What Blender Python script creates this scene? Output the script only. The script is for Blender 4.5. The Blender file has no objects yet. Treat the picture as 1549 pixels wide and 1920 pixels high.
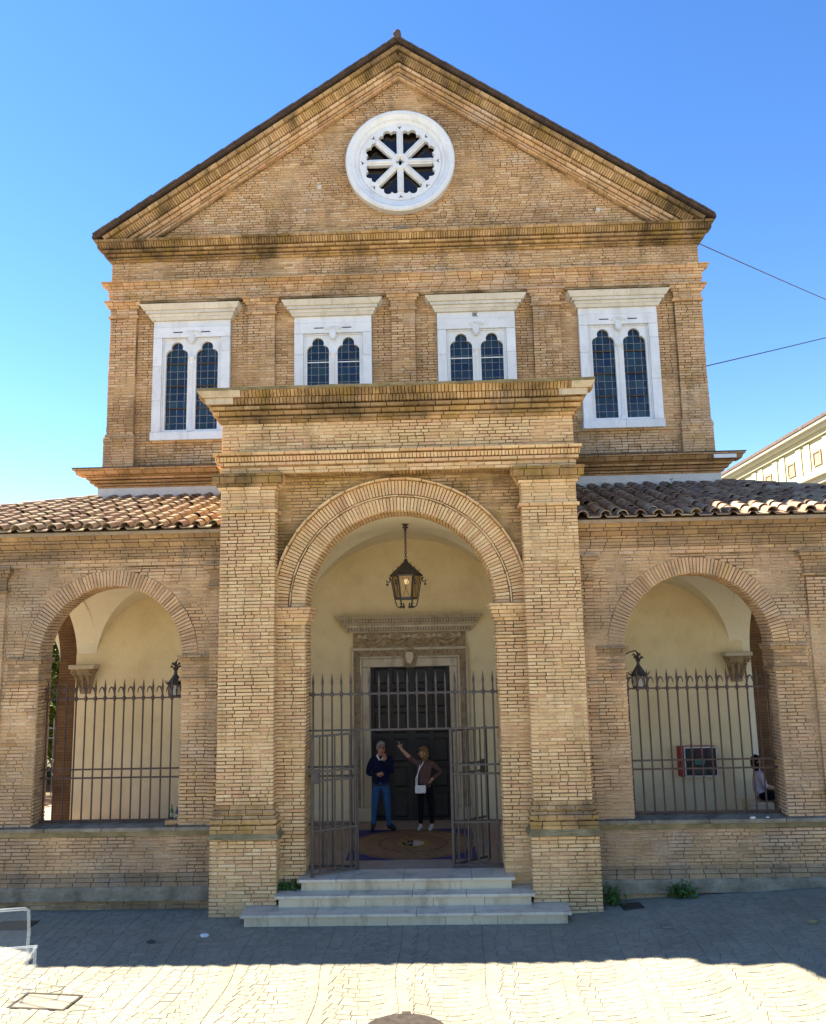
import bpy, bmesh, math, random
import numpy as np
from mathutils import Vector, Matrix
random.seed(7)
RNG = np.random.default_rng(11)
SC = bpy.context.scene
COL = SC.collection

# ------------------------------------------------------------------ camera, sky, sun, exposure
CAM_POS = Vector((0.6486, -13.8605, 4.3086))
YAW, PITCH, ROLL = -0.0279, 0.1574, -0.0204
fw = Vector((math.sin(YAW)*math.cos(PITCH), math.cos(YAW)*math.cos(PITCH), math.sin(PITCH)))
r0 = Vector((math.cos(YAW), -math.sin(YAW), 0)); u0 = r0.cross(fw)
rr = math.cos(ROLL)*r0 + math.sin(ROLL)*u0
uu = -math.sin(ROLL)*r0 + math.cos(ROLL)*u0
cam = bpy.data.cameras.new('camera'); camo = bpy.data.objects.new('camera', cam); COL.objects.link(camo)
M3 = Matrix((rr, uu, -fw)).transposed().to_4x4(); M3.translation = CAM_POS
camo.matrix_world = M3
cam.sensor_fit = 'HORIZONTAL'; cam.sensor_width = 36.0; cam.lens = 1526.19/1549*36
cam.clip_start = 0.05; cam.clip_end = 3000
SC.camera = camo

SUN_DIR = Vector((-1.02, 0.32, 1.0)).normalized()      # towards the sun: left of and slightly behind the church
elev = math.asin(SUN_DIR.z); azim = math.atan2(SUN_DIR.x, SUN_DIR.y)
world = bpy.data.worlds.new('World'); SC.world = world; world.use_nodes = True
wn = world.node_tree.nodes; wl = world.node_tree.links; wn.clear()
wo = wn.new('ShaderNodeOutputWorld'); wb = wn.new('ShaderNodeBackground'); ws = wn.new('ShaderNodeTexSky')
ws.sky_type = 'NISHITA'; ws.sun_disc = False; ws.sun_elevation = elev; ws.sun_rotation = azim
ws.air_density = 1.0; ws.dust_density = 0.0; ws.ozone_density = 2.6; ws.altitude = 60
wb.inputs['Strength'].default_value = 0.052
wh = wn.new('ShaderNodeHueSaturation'); wh.inputs['Saturation'].default_value = 1.24; wh.inputs['Hue'].default_value = 0.508; wl.new(ws.outputs[0], wh.inputs['Color']); wl.new(wh.outputs[0], wb.inputs[0]); wl.new(wb.outputs[0], wo.inputs[0])
sun = bpy.data.lights.new('sun', 'SUN'); sun.energy = 4.3; sun.angle = math.radians(0.5); sun.color = (1.0, 0.93, 0.80)
suno = bpy.data.objects.new('sun', sun); COL.objects.link(suno)
suno.rotation_euler = (-SUN_DIR).to_track_quat('-Z', 'Y').to_euler()
SC.view_settings.view_transform = 'Standard'; SC.view_settings.look = 'None'
SC.view_settings.exposure = 2.58; SC.view_settings.gamma = 1.0
SC.render.engine = 'CYCLES'
SC.cycles.max_bounces = 8; SC.cycles.diffuse_bounces = 5; SC.cycles.glossy_bounces = 3; SC.cycles.transmission_bounces = 6
SC.cycles.use_denoising = True; SC.cycles.caustics_reflective = False; SC.cycles.caustics_refractive = False
SC.cycles.sample_clamp_indirect = 6

# ------------------------------------------------------------------ material helpers
class MT:
    def __init__(self, name, rough=0.85, spec=0.3, metal=0.0):
        self.m = bpy.data.materials.new(name); self.m.use_nodes = True
        self.nt = self.m.node_tree; self.n = self.nt.nodes; self.l = self.nt.links
        self.b = self.n['Principled BSDF']
        self.b.inputs['Roughness'].default_value = rough
        self.b.inputs['Metallic'].default_value = metal
        self.b.inputs['Specular IOR Level'].default_value = spec
        self._pos = None
    def link(self, a, b): self.l.new(a, b)
    def pos(self):
        if not self._pos: self._pos = self.n.new('ShaderNodeNewGeometry')
        return self._pos.outputs['Position']
    def island(self):
        self.pos()
        o = self.n.new('ShaderNodeObjectInfo')
        a = self.math('ADD', self._pos.outputs['Random Per Island'], o.outputs['Random'])
        return self.math('FRACT', a)
    def math(self, op, a, b=None, clamp=False):
        k = self.n.new('ShaderNodeMath'); k.operation = op; k.use_clamp = clamp
        for i, x in enumerate((a, b)):
            if x is None: continue
            if isinstance(x, (int, float)): k.inputs[i].default_value = x
            else: self.link(x, k.inputs[i])
        return k.outputs[0]
    def noise(self, scale, detail=3, vec=None, stretch=None, rough=0.55):
        t = self.n.new('ShaderNodeTexNoise'); t.inputs['Scale'].default_value = scale
        t.inputs['Detail'].default_value = detail; t.inputs['Roughness'].default_value = rough
        v = vec or self.pos()
        if stretch:
            mp = self.n.new('ShaderNodeMapping'); mp.inputs['Scale'].default_value = stretch
            self.link(v, mp.inputs[0]); v = mp.outputs[0]
        self.link(v, t.inputs['Vector'])
        return t.outputs['Fac']
    def ramp(self, fac, stops, mode='LINEAR'):
        r = self.n.new('ShaderNodeValToRGB'); r.color_ramp.interpolation = mode
        e = r.color_ramp.elements
        while len(e) < len(stops): e.new(0.5)
        for i, (p, c) in enumerate(stops):
            e[i].position = p
            e[i].color = (c[0], c[1], c[2], 1) if not isinstance(c, (int, float)) else (c, c, c, 1)
        self.link(fac, r.inputs[0]); return r.outputs[0]
    def mix(self, fac, a, b, mode='MIX'):
        k = self.n.new('ShaderNodeMix'); k.data_type = 'RGBA'; k.blend_type = mode
        for s, x in ((0, fac), (6, a), (7, b)):
            if isinstance(x, (int, float)): k.inputs[s].default_value = x
            elif isinstance(x, tuple): k.inputs[s].default_value = (x[0], x[1], x[2], 1)
            else: self.link(x, k.inputs[s])
        return k.outputs[2]
    def color(self, c):
        if isinstance(c, tuple): self.b.inputs['Base Color'].default_value = (c[0], c[1], c[2], 1)
        else: self.link(c, self.b.inputs['Base Color'])
        return self
    def bump(self, h, strength=0.4, dist=0.01):
        k = self.n.new('ShaderNodeBump'); k.inputs['Strength'].default_value = strength
        k.inputs['Distance'].default_value = dist
        self.link(h, k.inputs['Height']); self.link(k.outputs[0], self.b.inputs['Normal'])
        return self

def brick_mat(name, cols, soot=(0.10, 0.085, 0.07), soot_amt=0.6, stain=(0.26, 0.17, 0.05), stain_amt=0.4, lo=0.52, hi=0.72, fade=0.35, pink=(0.72, 0.45, 0.27), pinky=0.6, salt=0.2):
    t = MT(name, 0.92, 0.15)
    n = len(cols)
    c = t.ramp(t.island(), [(i/(n-1), cols[i]) for i in range(n)])
    band = t.noise(1.0, 4, stretch=(0.9, 0.9, 4.5))
    c = t.mix(t.math('MULTIPLY', t.ramp(band, [(0.54, 0.0), (0.64, 1.0)]), pinky), c, pink)
    smear = t.noise(1.6, 4)
    avg = tuple(sum(x[k] for x in cols)/n*0.92 for k in range(3))
    c = t.mix(t.math('MULTIPLY', t.ramp(smear, [(0.45, 0.0), (0.72, 1.0)]), fade*2), c, avg)      # mortar smeared over the faces
    c = t.mix(t.math('MULTIPLY', t.ramp(t.noise(0.55, 5, rough=0.65), [(lo, 0.0), (hi, 1.0)]), soot_amt), c, soot)
    c = t.mix(t.math('MULTIPLY', t.ramp(t.noise(1.3, 4, stretch=(2.2, 2.2, 0.45)), [(0.54, 0.0), (0.75, 1.0)]), soot_amt*0.8), c, soot)
    c = t.mix(t.math('MULTIPLY', t.ramp(t.noise(2.7, 4), [(0.5, 0.0), (0.7, 1.0)]), stain_amt), c, stain)
    c = t.mix(t.math('MULTIPLY', t.ramp(t.noise(0.75, 6, stretch=(1.0, 1.0, 2.0), rough=0.7), [(0.55, 0.0), (0.66, 1.0)]), salt), c, (0.62, 0.51, 0.40))
    c = t.mix(1.0, c, (1.03, 0.96, 0.88), 'MULTIPLY')
    f = t.noise(55, 4, rough=0.7)
    c = t.mix(1.0, c, t.ramp(f, [(0.25, 0.60), (0.75, 1.2)]), 'MULTIPLY')
    pits = t.noise(170, 2)
    c = t.mix(t.ramp(pits, [(0.28, 0.55), (0.36, 0.0)]), c, tuple(x*0.35 for x in avg))
    t.color(c); t.bump(t.math('ADD', f, t.math('MULTIPLY', pits, 0.5)), 0.7, 0.008)
    return t.m

def plain_mat(name, c1, c2, scale=3.0, rough=0.85, bump=0.2, fine=40, spec=0.25, metal=0.0, rand=0.0, dist=0.006):
    t = MT(name, rough, spec, metal)
    c = t.ramp(t.noise(scale, 5, rough=0.6), [(0.3, c1), (0.7, c2)])
    f = t.noise(fine, 4, rough=0.65)
    c = t.mix(1.0, c, t.ramp(f, [(0.2, 0.78), (0.8, 1.15)]), 'MULTIPLY')
    if rand: c = t.mix(1.0, c, t.ramp(t.island(), [(0.0, 1.0-rand), (1.0, 1.0+rand*0.6)]), 'MULTIPLY')
    t.color(c)
    if bump: t.bump(f, bump, dist)
    return t.m

M = {}
Y1, Y2, Y3 = (0.75, 0.51, 0.27), (0.66, 0.425, 0.215), (0.50, 0.31, 0.15)
PK, BR, CR = (0.66, 0.38, 0.24), (0.44, 0.26, 0.13), (0.80, 0.60, 0.36)
M['brick_porch'] = brick_mat('porch brick', [(0.75, 0.525, 0.275), (0.82, 0.61, 0.345), (0.68, 0.45, 0.225), (0.78, 0.565, 0.315), (0.66, 0.395, 0.225), (0.75, 0.525, 0.275), (0.83, 0.635, 0.38), (0.56, 0.36, 0.175)], soot=(0.22, 0.14, 0.06), soot_amt=0.6, stain=(0.42, 0.28, 0.09), stain_amt=0.3, lo=0.58, hi=0.82, fade=0.2)
M['brick_main'] = brick_mat('upper wall brick', [Y2, (0.56, 0.365, 0.20), (0.68, 0.46, 0.26), (0.80, 0.61, 0.39), (0.40, 0.24, 0.13), Y2, (0.72, 0.515, 0.31), (0.62, 0.37, 0.235), (0.78, 0.57, 0.35), (0.50, 0.32, 0.175)], soot=(0.17, 0.11, 0.06), soot_amt=0.72, salt=0.5, stain=(0.48, 0.31, 0.10), stain_amt=0.4, lo=0.47, hi=0.72, pinky=0.4)
M['brick_wing'] = brick_mat('wing brick', [(0.66, 0.45, 0.25), Y2, (0.60, 0.39, 0.22), (0.72, 0.53, 0.33), BR, (0.66, 0.45, 0.28)], soot=(0.28, 0.215, 0.165), soot_amt=0.7, salt=0.4, stain_amt=0.3, lo=0.42, hi=0.66, fade=0.45)
M['brick_moss'] = brick_mat('cornice brick', [Y2, (0.46, 0.29, 0.12), Y1, (0.40, 0.25, 0.11), (0.54, 0.37, 0.17)], soot=(0.075, 0.055, 0.03), soot_amt=0.9, stain=(0.34, 0.23, 0.05), stain_amt=0.6, lo=0.42, hi=0.62, pinky=0.25)
M['brick_red'] = brick_mat('red brown brick', [(0.46, 0.29, 0.15), (0.54, 0.35, 0.19), (0.40, 0.24, 0.12), (0.58, 0.40, 0.22)], soot_amt=0.6)
M['brick_grey'] = brick_mat('sooty grey brown brick', [(0.46, 0.31, 0.175), (0.38, 0.25, 0.145), (0.54, 0.375, 0.21), (0.32, 0.21, 0.125), (0.48, 0.34, 0.21)], soot=(0.16, 0.12, 0.08), soot_amt=0.75, stain=(0.33, 0.22, 0.08), stain_amt=0.4, lo=0.40, hi=0.62, pinky=0.15)
def mortar_mat():
    t = MT('raked and smeared mortar', 0.95, 0.1)
    c = t.ramp(t.noise(0.9, 5, rough=0.65), [(0.42, (0.14, 0.095, 0.05)), (0.50, (0.28, 0.195, 0.105)), (0.60, (0.54, 0.39, 0.215))])
    f = t.noise(60, 4); c = t.mix(1.0, c, t.ramp(f, [(0.2, 0.75), (0.8, 1.15)]), 'MULTIPLY'); t.color(c); t.bump(f, 0.5, 0.006); return t.m
M['mortar'] = mortar_mat()

def brick_sheet(name, c1, c2, mortar):
    t = MT(name, 0.92, 0.15)
    b = t.n.new('ShaderNodeTexBrick'); b.inputs['Scale'].default_value = 1.0
    b.inputs['Brick Width'].default_value = 0.28; b.inputs['Row Height'].default_value = 0.06; b.inputs['Mortar Size'].default_value = 0.006
    b.inputs['Color1'].default_value = (*c1, 1); b.inputs['Color2'].default_value = (*c2, 1); b.inputs['Mortar'].default_value = (*mortar, 1)
    s = t.n.new('ShaderNodeSeparateXYZ'); t.link(t.pos(), s.inputs[0])
    k = t.n.new('ShaderNodeCombineXYZ'); t.link(t.math('ADD', s.outputs[0], s.outputs[1]), k.inputs[0]); t.link(s.outputs[2], k.inputs[1])
    t.link(k.outputs[0], b.inputs['Vector'])
    c = t.mix(1.0, b.outputs[0], t.ramp(t.noise(1.5, 5), [(0.25, 0.6), (0.75, 1.15)]), 'MULTIPLY')
    t.color(c); t.bump(t.math('SUBTRACT', 1.0, b.outputs['Fac']), 0.6, 0.01)
    return t.m
M['brick_sheet'] = brick_sheet('brick courses far side', (0.6, 0.38, 0.16), (0.5, 0.3, 0.13), (0.28, 0.2, 0.11))
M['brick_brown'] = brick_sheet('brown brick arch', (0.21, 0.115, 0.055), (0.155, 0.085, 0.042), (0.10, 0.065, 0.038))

def plaster(name, c1, c2, c3):
    t = MT(name, 0.9, 0.15)
    c = t.ramp(t.noise(0.9, 6, rough=0.6), [(0.28, c1), (0.5, c2), (0.72, c3)])
    c = t.mix(t.math('MULTIPLY', t.ramp(t.noise(3.2, 5), [(0.55, 0.0), (0.8, 1.0)]), 0.35), c, tuple(x*0.8 for x in c1))
    f = t.noise(30, 4)
    c = t.mix(1.0, c, t.ramp(f, [(0.2, 0.92), (0.8, 1.05)]), 'MULTIPLY')
    t.color(c); t.bump(t.noise(9, 5), 0.15, 0.02); return t.m
M['plaster'] = plaster('ochre plaster', (0.68, 0.54, 0.31), (0.78, 0.64, 0.39), (0.84, 0.71, 0.46))
M['plaster_vault'] = plaster('pale vault plaster', (0.82, 0.73, 0.55), (0.85, 0.765, 0.59), (0.88, 0.80, 0.63))

def marble(name, c1, c2, vein, vamt=0.3):
    t = MT(name, 0.45, 0.4)
    c = t.ramp(t.noise(2.2, 6, rough=0.65), [(0.3, c1), (0.7, c2)])
    c = t.mix(t.math('MULTIPLY', t.ramp(t.noise(4.5, 8, stretch=(1, 1, 0.35), rough=0.7), [(0.53, 0.0), (0.62, 1.0), (0.7, 0.0)]), vamt), c, vein)
    c = t.mix(t.math('MULTIPLY', t.ramp(t.noise(1.4, 4, stretch=(3, 3, 0.4)), [(0.52, 0.0), (0.75, 1.0)]), vamt), c, tuple(x*0.8 for x in vein))
    c = t.mix(1.0, c, t.ramp(t.island(), [(0.0, 0.92), (1.0, 1.03)]), 'MULTIPLY')
    t.color(c); t.bump(t.noise(25, 4), 0.12, 0.01); return t.m
M['marble'] = marble('white marble', (0.66, 0.66, 0.66), (0.77, 0.77, 0.76), (0.5, 0.47, 0.42))
M['marble_hood'] = marble('cream weathered marble', (0.58, 0.53, 0.44), (0.66, 0.62, 0.55), (0.36, 0.30, 0.2))
M['travertine'] = marble('step travertine', (0.54, 0.45, 0.32), (0.66, 0.57, 0.43), (0.30, 0.25, 0.19), 0.5)
M['riser'] = marble('cream riser stone', (0.55, 0.44, 0.28), (0.66, 0.55, 0.38), (0.35, 0.25, 0.14), 0.5)
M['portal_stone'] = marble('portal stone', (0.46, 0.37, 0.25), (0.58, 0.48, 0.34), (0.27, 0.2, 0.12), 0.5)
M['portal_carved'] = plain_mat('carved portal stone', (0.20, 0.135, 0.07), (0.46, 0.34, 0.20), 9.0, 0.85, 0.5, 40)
M['grey_stone'] = plain_mat('mossy grey ledge stone', (0.13, 0.105, 0.07), (0.34, 0.285, 0.20), 3.0, 0.9, 0.5, 35, dist=0.012)
M['moss_ledge'] = plain_mat('ochre mossy ledge', (0.15, 0.115, 0.05), (0.32, 0.245, 0.125), 3.5, 0.92, 0.5, 45, dist=0.012)
M['iron'] = plain_mat('rusty dark iron', (0.035, 0.02, 0.016), (0.09, 0.045, 0.032), 6.0, 0.6, 0.2, 90, spec=0.4)
M['iron_grey'] = plain_mat('painted gate iron', (0.045, 0.036, 0.032), (0.085, 0.066, 0.056), 6.0, 0.5, 0.2, 90, spec=0.4)
M['lamp_iron'] = plain_mat('lantern iron', (0.02, 0.016, 0.012), (0.055, 0.04, 0.028), 14.0, 0.5, 0.3, 90, spec=0.5)
M['door'] = plain_mat('near black door wood', (0.012, 0.010, 0.009), (0.026, 0.021, 0.019), 5.0, 0.55, 0.25, 60, spec=0.35)
M['flashing'] = plain_mat('pale lead flashing', (0.55, 0.53, 0.50), (0.66, 0.64, 0.6), 3.0, 0.7, 0.2)
M['slate'] = plain_mat('dark roof edge tile', (0.05, 0.04, 0.036), (0.13, 0.085, 0.065), 4.0, 0.85, 0.4)

def tile_mat(name, cols, lich, lamt):
    t = MT(name, 0.9, 0.15)
    n = len(cols)
    c = t.ramp(t.island(), [(i/(n-1), cols[i]) for i in range(n)])
    c = t.mix(t.math('MULTIPLY', t.ramp(t.noise(4.5, 5, rough=0.65), [(0.42, 0.0), (0.68, 1.0)]), lamt), c, lich)
    f = t.noise(50, 4, rough=0.7)
    c = t.mix(1.0, c, t.ramp(f, [(0.25, 0.65), (0.75, 1.2)]), 'MULTIPLY')
    t.color(c); t.bump(f, 0.6, 0.01); return t.m
M['tile'] = tile_mat('terracotta tile', [(0.34, 0.235, 0.135), (0.42, 0.32, 0.19), (0.26, 0.15, 0.095), (0.46, 0.37, 0.235), (0.28, 0.17, 0.11), (0.40, 0.30, 0.175)], (0.18, 0.15, 0.11), 0.6)
M['tile_old'] = tile_mat('old grey terracotta tile', [(0.30, 0.19, 0.12), (0.42, 0.30, 0.18), (0.22, 0.12, 0.08), (0.5, 0.38, 0.24), (0.27, 0.14, 0.10), (0.34, 0.26, 0.19)], (0.17, 0.14, 0.11), 0.6)

def glass_mat(name, cols, rough=0.08):
    t = MT(name, rough, 0.6)
    n = len(cols)
    c = t.ramp(t.island(), [(i/(n-1), cols[i]) for i in range(n)], 'CONSTANT')
    t.color(c); t.bump(t.noise(14, 3), 0.08, 0.01); return t.m
M['pane'] = glass_mat('dark leaded pane', [(0.005, 0.009, 0.012), (0.006, 0.022, 0.03), (0.008, 0.016, 0.014), (0.005, 0.009, 0.03), (0.016, 0.03, 0.028), (0.008, 0.009, 0.011), (0.004, 0.012, 0.022)])
M['rose_pane'] = glass_mat('dark rose pane', [(0.012, 0.008, 0.006), (0.008, 0.007, 0.01)])
M['lead'] = plain_mat('lead came', (0.22, 0.23, 0.25), (0.32, 0.33, 0.34), 5, 0.5, 0.0)
M['glass_dark'] = MT('dark glass', 0.06, 0.6).color((0.012, 0.014, 0.016)).m

def paving(name, c1, c2, c3, rand):
    t = MT(name, 0.85, 0.25)
    c = t.ramp(t.noise(0.8, 6, rough=0.62), [(0.3, c1), (0.5, c2), (0.7, c3)])
    c = t.mix(1.0, c, t.ramp(t.island(), [(0.0, 1-rand), (1.0, 1+rand*0.5)]), 'MULTIPLY')
    c = t.mix(t.math('MULTIPLY', t.ramp(t.noise(7.0, 4), [(0.6, 0.0), (0.75, 1.0)]), 0.3), c, (0.22, 0.16, 0.09))
    f = t.noise(45, 5, rough=0.7)
    c = t.mix(1.0, c, t.ramp(f, [(0.25, 0.78), (0.75, 1.12)]), 'MULTIPLY')
    t.color(c); t.bump(f, 0.5, 0.008); return t.m
M['paver'] = paving('pale paver', (0.235, 0.208, 0.145), (0.282, 0.25, 0.175), (0.318, 0.286, 0.204), 0.12)
M['joint'] = plain_mat('paving joint', (0.19, 0.17, 0.12), (0.26, 0.235, 0.17), 3, 0.95, 0.3)
M['ground'] = plain_mat('pale asphalt', (0.25, 0.225, 0.175), (0.31, 0.28, 0.22), 0.3, 0.95, 0.3)
M['terracotta'] = plain_mat('portico floor tile', (0.25, 0.19, 0.145), (0.35, 0.28, 0.22), 2.5, 0.6, 0.1)

# ------------------------------------------------------------------ mesh helpers
def link(o, parent=None):
    COL.objects.link(o)
    if parent is not None: o.parent = parent
    return o
def mesh_obj(name, verts, faces, mat, parent=None, smooth=None):
    me = bpy.data.meshes.new(name); me.from_pydata([tuple(map(float, v)) for v in verts], [], faces); me.update()
    if mat is not None: me.materials.append(M[mat] if isinstance(mat, str) else mat)
    o = bpy.data.objects.new(name, me)
    if smooth is not None:
        me.polygons.foreach_set('use_smooth', [True]*len(me.polygons))
        me.set_sharp_from_angle(angle=math.radians(smooth))
    return link(o, parent)
def bm_obj(name, bm, mat, parent=None, smooth=None):
    me = bpy.data.meshes.new(name); bm.to_mesh(me); bm.free()
    me.materials.append(M[mat] if isinstance(mat, str) else mat)
    if smooth is not None:
        me.polygons.foreach_set('use_smooth', [True]*len(me.polygons))
        me.set_sharp_from_angle(angle=math.radians(smooth))
    return link(bpy.data.objects.new(name, me), parent)
def empty(name, loc=(0, 0, 0), parent=None):
    o = bpy.data.objects.new(name, None); o.location = loc; o.empty_display_size = 0.1
    return link(o, parent)
def tag(o, label=None, cat=None, group=None, kind=None):
    if label: o['label'] = label
    if cat: o['category'] = cat
    if group: o['group'] = group
    if kind: o['kind'] = kind
    return o
def box(bm, x0, x1, y0, y1, z0, z1, jit=0.0):
    vs = [bm.verts.new((x + random.uniform(-jit, jit), y + random.uniform(-jit, jit), z + random.uniform(-jit, jit))) for x in (x0, x1) for y in (y0, y1) for z in (z0, z1)]
    for f in ((0, 1, 3, 2), (4, 6, 7, 5), (0, 4, 5, 1), (2, 3, 7, 6), (0, 2, 6, 4), (1, 5, 7, 3)):
        bm.faces.new([vs[i] for i in f])
    return vs
def bevel(bm, w=0.006, seg=1):
    bmesh.ops.bevel(bm, geom=list(bm.edges), offset=w, segments=seg, affect='EDGES', profile=0.6)
def boxo(name, b, mat, parent=None, bev=0.0, seg=1):
    bm = bmesh.new(); box(bm, *b)
    if bev: bevel(bm, bev, seg)
    return bm_obj(name, bm, mat, parent)
def tube(bm, pts, r, seg=6, cap=True, closed=False):
    """a round bar through pts; r a number or one radius per point"""
    pts = [Vector(p) for p in pts]; n = len(pts); rings = []
    R = [float(q) for q in r] if isinstance(r, (list, tuple)) else [float(r)]*n
    up = Vector((0, 0, 1)); prev = None
    for i, p in enumerate(pts):
        if closed: d = pts[(i+1) % n] - pts[i-1]
        else: d = pts[min(i+1, n-1)] - pts[max(i-1, 0)]
        d.normalize()
        a = prev if prev is not None else (d.cross(up) if abs(d.z) < 0.95 else d.cross(Vector((0, 1, 0))))
        a = a - d*a.dot(d)
        if a.length < 1e-6: a = d.orthogonal()
        a.normalize(); prev = a; b = d.cross(a)
        rings.append([bm.verts.new(p + R[i]*(math.cos(2*math.pi*k/seg)*a + math.sin(2*math.pi*k/seg)*b)) for k in range(seg)])
    for i in range(n if closed else n-1):
        A, B = rings[i], rings[(i+1) % n]
        for k in range(seg): bm.faces.new((A[k], A[(k+1) % seg], B[(k+1) % seg], B[k]))
    if cap and not closed:
        bm.faces.new(rings[0][::-1]); bm.faces.new(rings[-1])
def lathe(bm, prof, seg=16, c=(0, 0, 0), ang0=0.0):
    rings = []
    for r, z in prof:
        if r < 1e-5: rings.append([bm.verts.new((c[0], c[1], c[2]+z))])
        else: rings.append([bm.verts.new((c[0]+r*math.cos(ang0+2*math.pi*k/seg), c[1]+r*math.sin(ang0+2*math.pi*k/seg), c[2]+z)) for k in range(seg)])
    for A, B in zip(rings, rings[1:]):
        for k in range(seg):
            q = [A[k % len(A)], A[(k+1) % len(A)], B[(k+1) % len(B)], B[k % len(B)]]
            u = []
            for v in q:
                if v not in u: u.append(v)
            if len(u) > 2: bm.faces.new(u)
    for ring in (rings[0], rings[-1]):
        if len(ring) > 2:
            try: bm.faces.new(ring)
            except ValueError: pass
def prism(name, outline, depth_axis, d0, d1, mat, parent=None):
    """extrude a 2-D outline; depth_axis 'y': outline is (x, z); 'x': outline is (y, z)"""
    n = len(outline)
    def P(a, b, d): return (a, d, b) if depth_axis == 'y' else (d, a, b)
    v = [P(a, b, d0) for a, b in outline] + [P(a, b, d1) for a, b in outline]
    f = [list(range(n)), list(range(2*n-1, n-1, -1))] + [[i, i+n, (i+1) % n+n, (i+1) % n] for i in range(n)]
    o = mesh_obj(name, v, f, mat, parent)
    bm = bmesh.new(); bm.from_mesh(o.data); bmesh.ops.recalc_face_normals(bm, faces=bm.faces); bmesh.ops.triangulate(bm, faces=[x for x in bm.faces if len(x.verts) > 4]); bm.to_mesh(o.data); bm.free()
    return o

# ------------------------------------------------------------------ bricks
BQ = ((4, 5, 6, 7), (0, 1, 5, 4), (1, 2, 6, 5), (2, 3, 7, 6), (3, 0, 4, 7))
class Bricks:
    def __init__(self): self.b = []
    def add(self, P, U, V, N, l, h, d0, d1=None, back=0.03, ch=0.004, jit=0.0025):
        if d1 is None: d1 = d0
        P = np.asarray(P, float); j = RNG.uniform(-jit, jit, (8, 3))
        dj = RNG.uniform(-0.004, 0.004)
        q = []
        for a, b in ((0, 0), (l, 0), (l, h), (0, h)): q.append(P + U*a + V*b - N*back)
        for a, b, d in ((ch, ch, d0), (l-ch, ch, d0), (l-ch, h-ch, d1), (ch, h-ch, d1)): q.append(P + U*a + V*b + N*(d+dj))
        self.b.append(np.array(q) + j)
    def wall(self, O, U, V, N, w, h, cut=None, course=0.0585, joint=0.009, blen=0.285, depth=0.014, v0=0.0, grow=0.0):
        O, U, V, N = (np.asarray(a, float) for a in (O, U, V, N))
        k = 0; v = v0; ph = RNG.uniform(0, 6, 4)
        while v < h - 0.02:
            hh = min(course, h - v)
            ivs = [(-grow, w+grow)]
            if cut: ivs = cut(v + hh/2, ivs)
            for a, b in ivs:
                u = a
                first = (blen*0.5 if k % 2 else blen) * RNG.uniform(0.9, 1.1)
                while u < b - 0.012:
                    l = first if u == a else (blen if RNG.random() < 0.62 else blen*0.5)*RNG.uniform(0.94, 1.06)
                    if b - (u+l) < 0.06: l = b - u
                    e = min(u + l, b)
                    self.add(O + U*(u+joint/2*(u > a)) + V*(v + RNG.uniform(-0.002, 0.002)), U, V, N, e-u-joint*(1 if e < b else 0.5), hh-joint, depth*(0.8 + 0.45*math.sin(1.9*u+ph[0]+0.8*math.sin(1.3*v+ph[1]))*math.sin(2.3*v+ph[2]+math.sin(0.9*u+ph[3])))*1.0 + abs(RNG.normal(0, 0.0022)))
                    u = e
            v += course; k += 1
    def rows(self, O, U, N, w, rows, ext=(1, 1), joint=0.008, V=(0, 0, 1)):
        """rows of (z0, z1, p0, p1, kind): courses with their own projection; ext = mitre past the ends"""
        O, U, N, V = (np.asarray(a, float) for a in (O, U, N, V))
        for z0, z1, p0, p1, kind in rows:
            L = {'s': 0.285, 'h': 0.062, 'k': 0.14}[kind]
            p = max(p0, p1); a = -p*ext[0]; b = w + p*ext[1]; u = a
            u += 0
            while u < b - 0.005:
                l = L*RNG.uniform(0.9, 1.1)
                if u == a: l *= RNG.uniform(0.4, 1)
                if b-(u+l) < L*0.35: l = b-u
                self.add(O + U*u + V*z0, U, V, N, l-joint, z1-z0-joint*0.6, p0+RNG.normal(0, 0.002), p1+RNG.normal(0, 0.002), ch=0.002, jit=0.0015)
                u += l
    def ring(self, c, R0, R1, y, proj, a0=0.0, a1=math.pi, bw=0.06, joint=0.009, back=0.03):
        """radial bricks of an arch in a plane y = const, seen from -y"""
        n = int(round((a1-a0)*(R0+R1)/2/bw)); da = (a1-a0)/n
        for i in range(n):
            a = a0 + i*da; am = a + da/2
            r = np.array([math.cos(am), 0, math.sin(am)]); t = np.array([-math.sin(am), 0, math.cos(am)])
            w0 = 2*R0*math.tan(da/2)-joint; w1 = 2*R1*math.tan(da/2)-joint
            C = np.array([c[0], y, c[1]]); N = np.array([0, -1.0, 0])
            p = proj + RNG.normal(0, 0.003); q = []
            e = RNG.uniform(-0.006, 0.006)
            for d, ch in ((-back, 0.0), (p, 0.003)):
                for rr_, s, w in ((R0+ch, -1, w0), (R1+e-ch, -1, w1), (R1+e-ch, 1, w1), (R0+ch, 1, w0)):
                    q.append(C + r*rr_ + t*(s*(w/2-ch)) + N*d)
            self.b.append(np.array(q) + RNG.uniform(-0.0015, 0.0015, (8, 3)))
    def soffit(self, c, R, y0, y1, a0=0.0, a1=math.pi, bw=0.06, joint=0.009, d=0.012):
        n = int(round((a1-a0)*R/bw)); da = (a1-a0)/n; m = max(1, int(round((y1-y0)/0.28))); dy = (y1-y0)/m
        for i in range(n):
            am = a0 + (i+0.5)*da
            r = np.array([math.cos(am), 0, math.sin(am)]); t = np.array([-math.sin(am), 0, math.cos(am)])
            for k in range(m):
                off = 0.0
                P = np.array([c[0], y0+k*dy, c[1]]) + r*R - t*(R*da/2-joint/2)
                self.add(P, np.array([0, 1.0, 0]), t, -r, dy-joint, R*da-joint, d)
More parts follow.
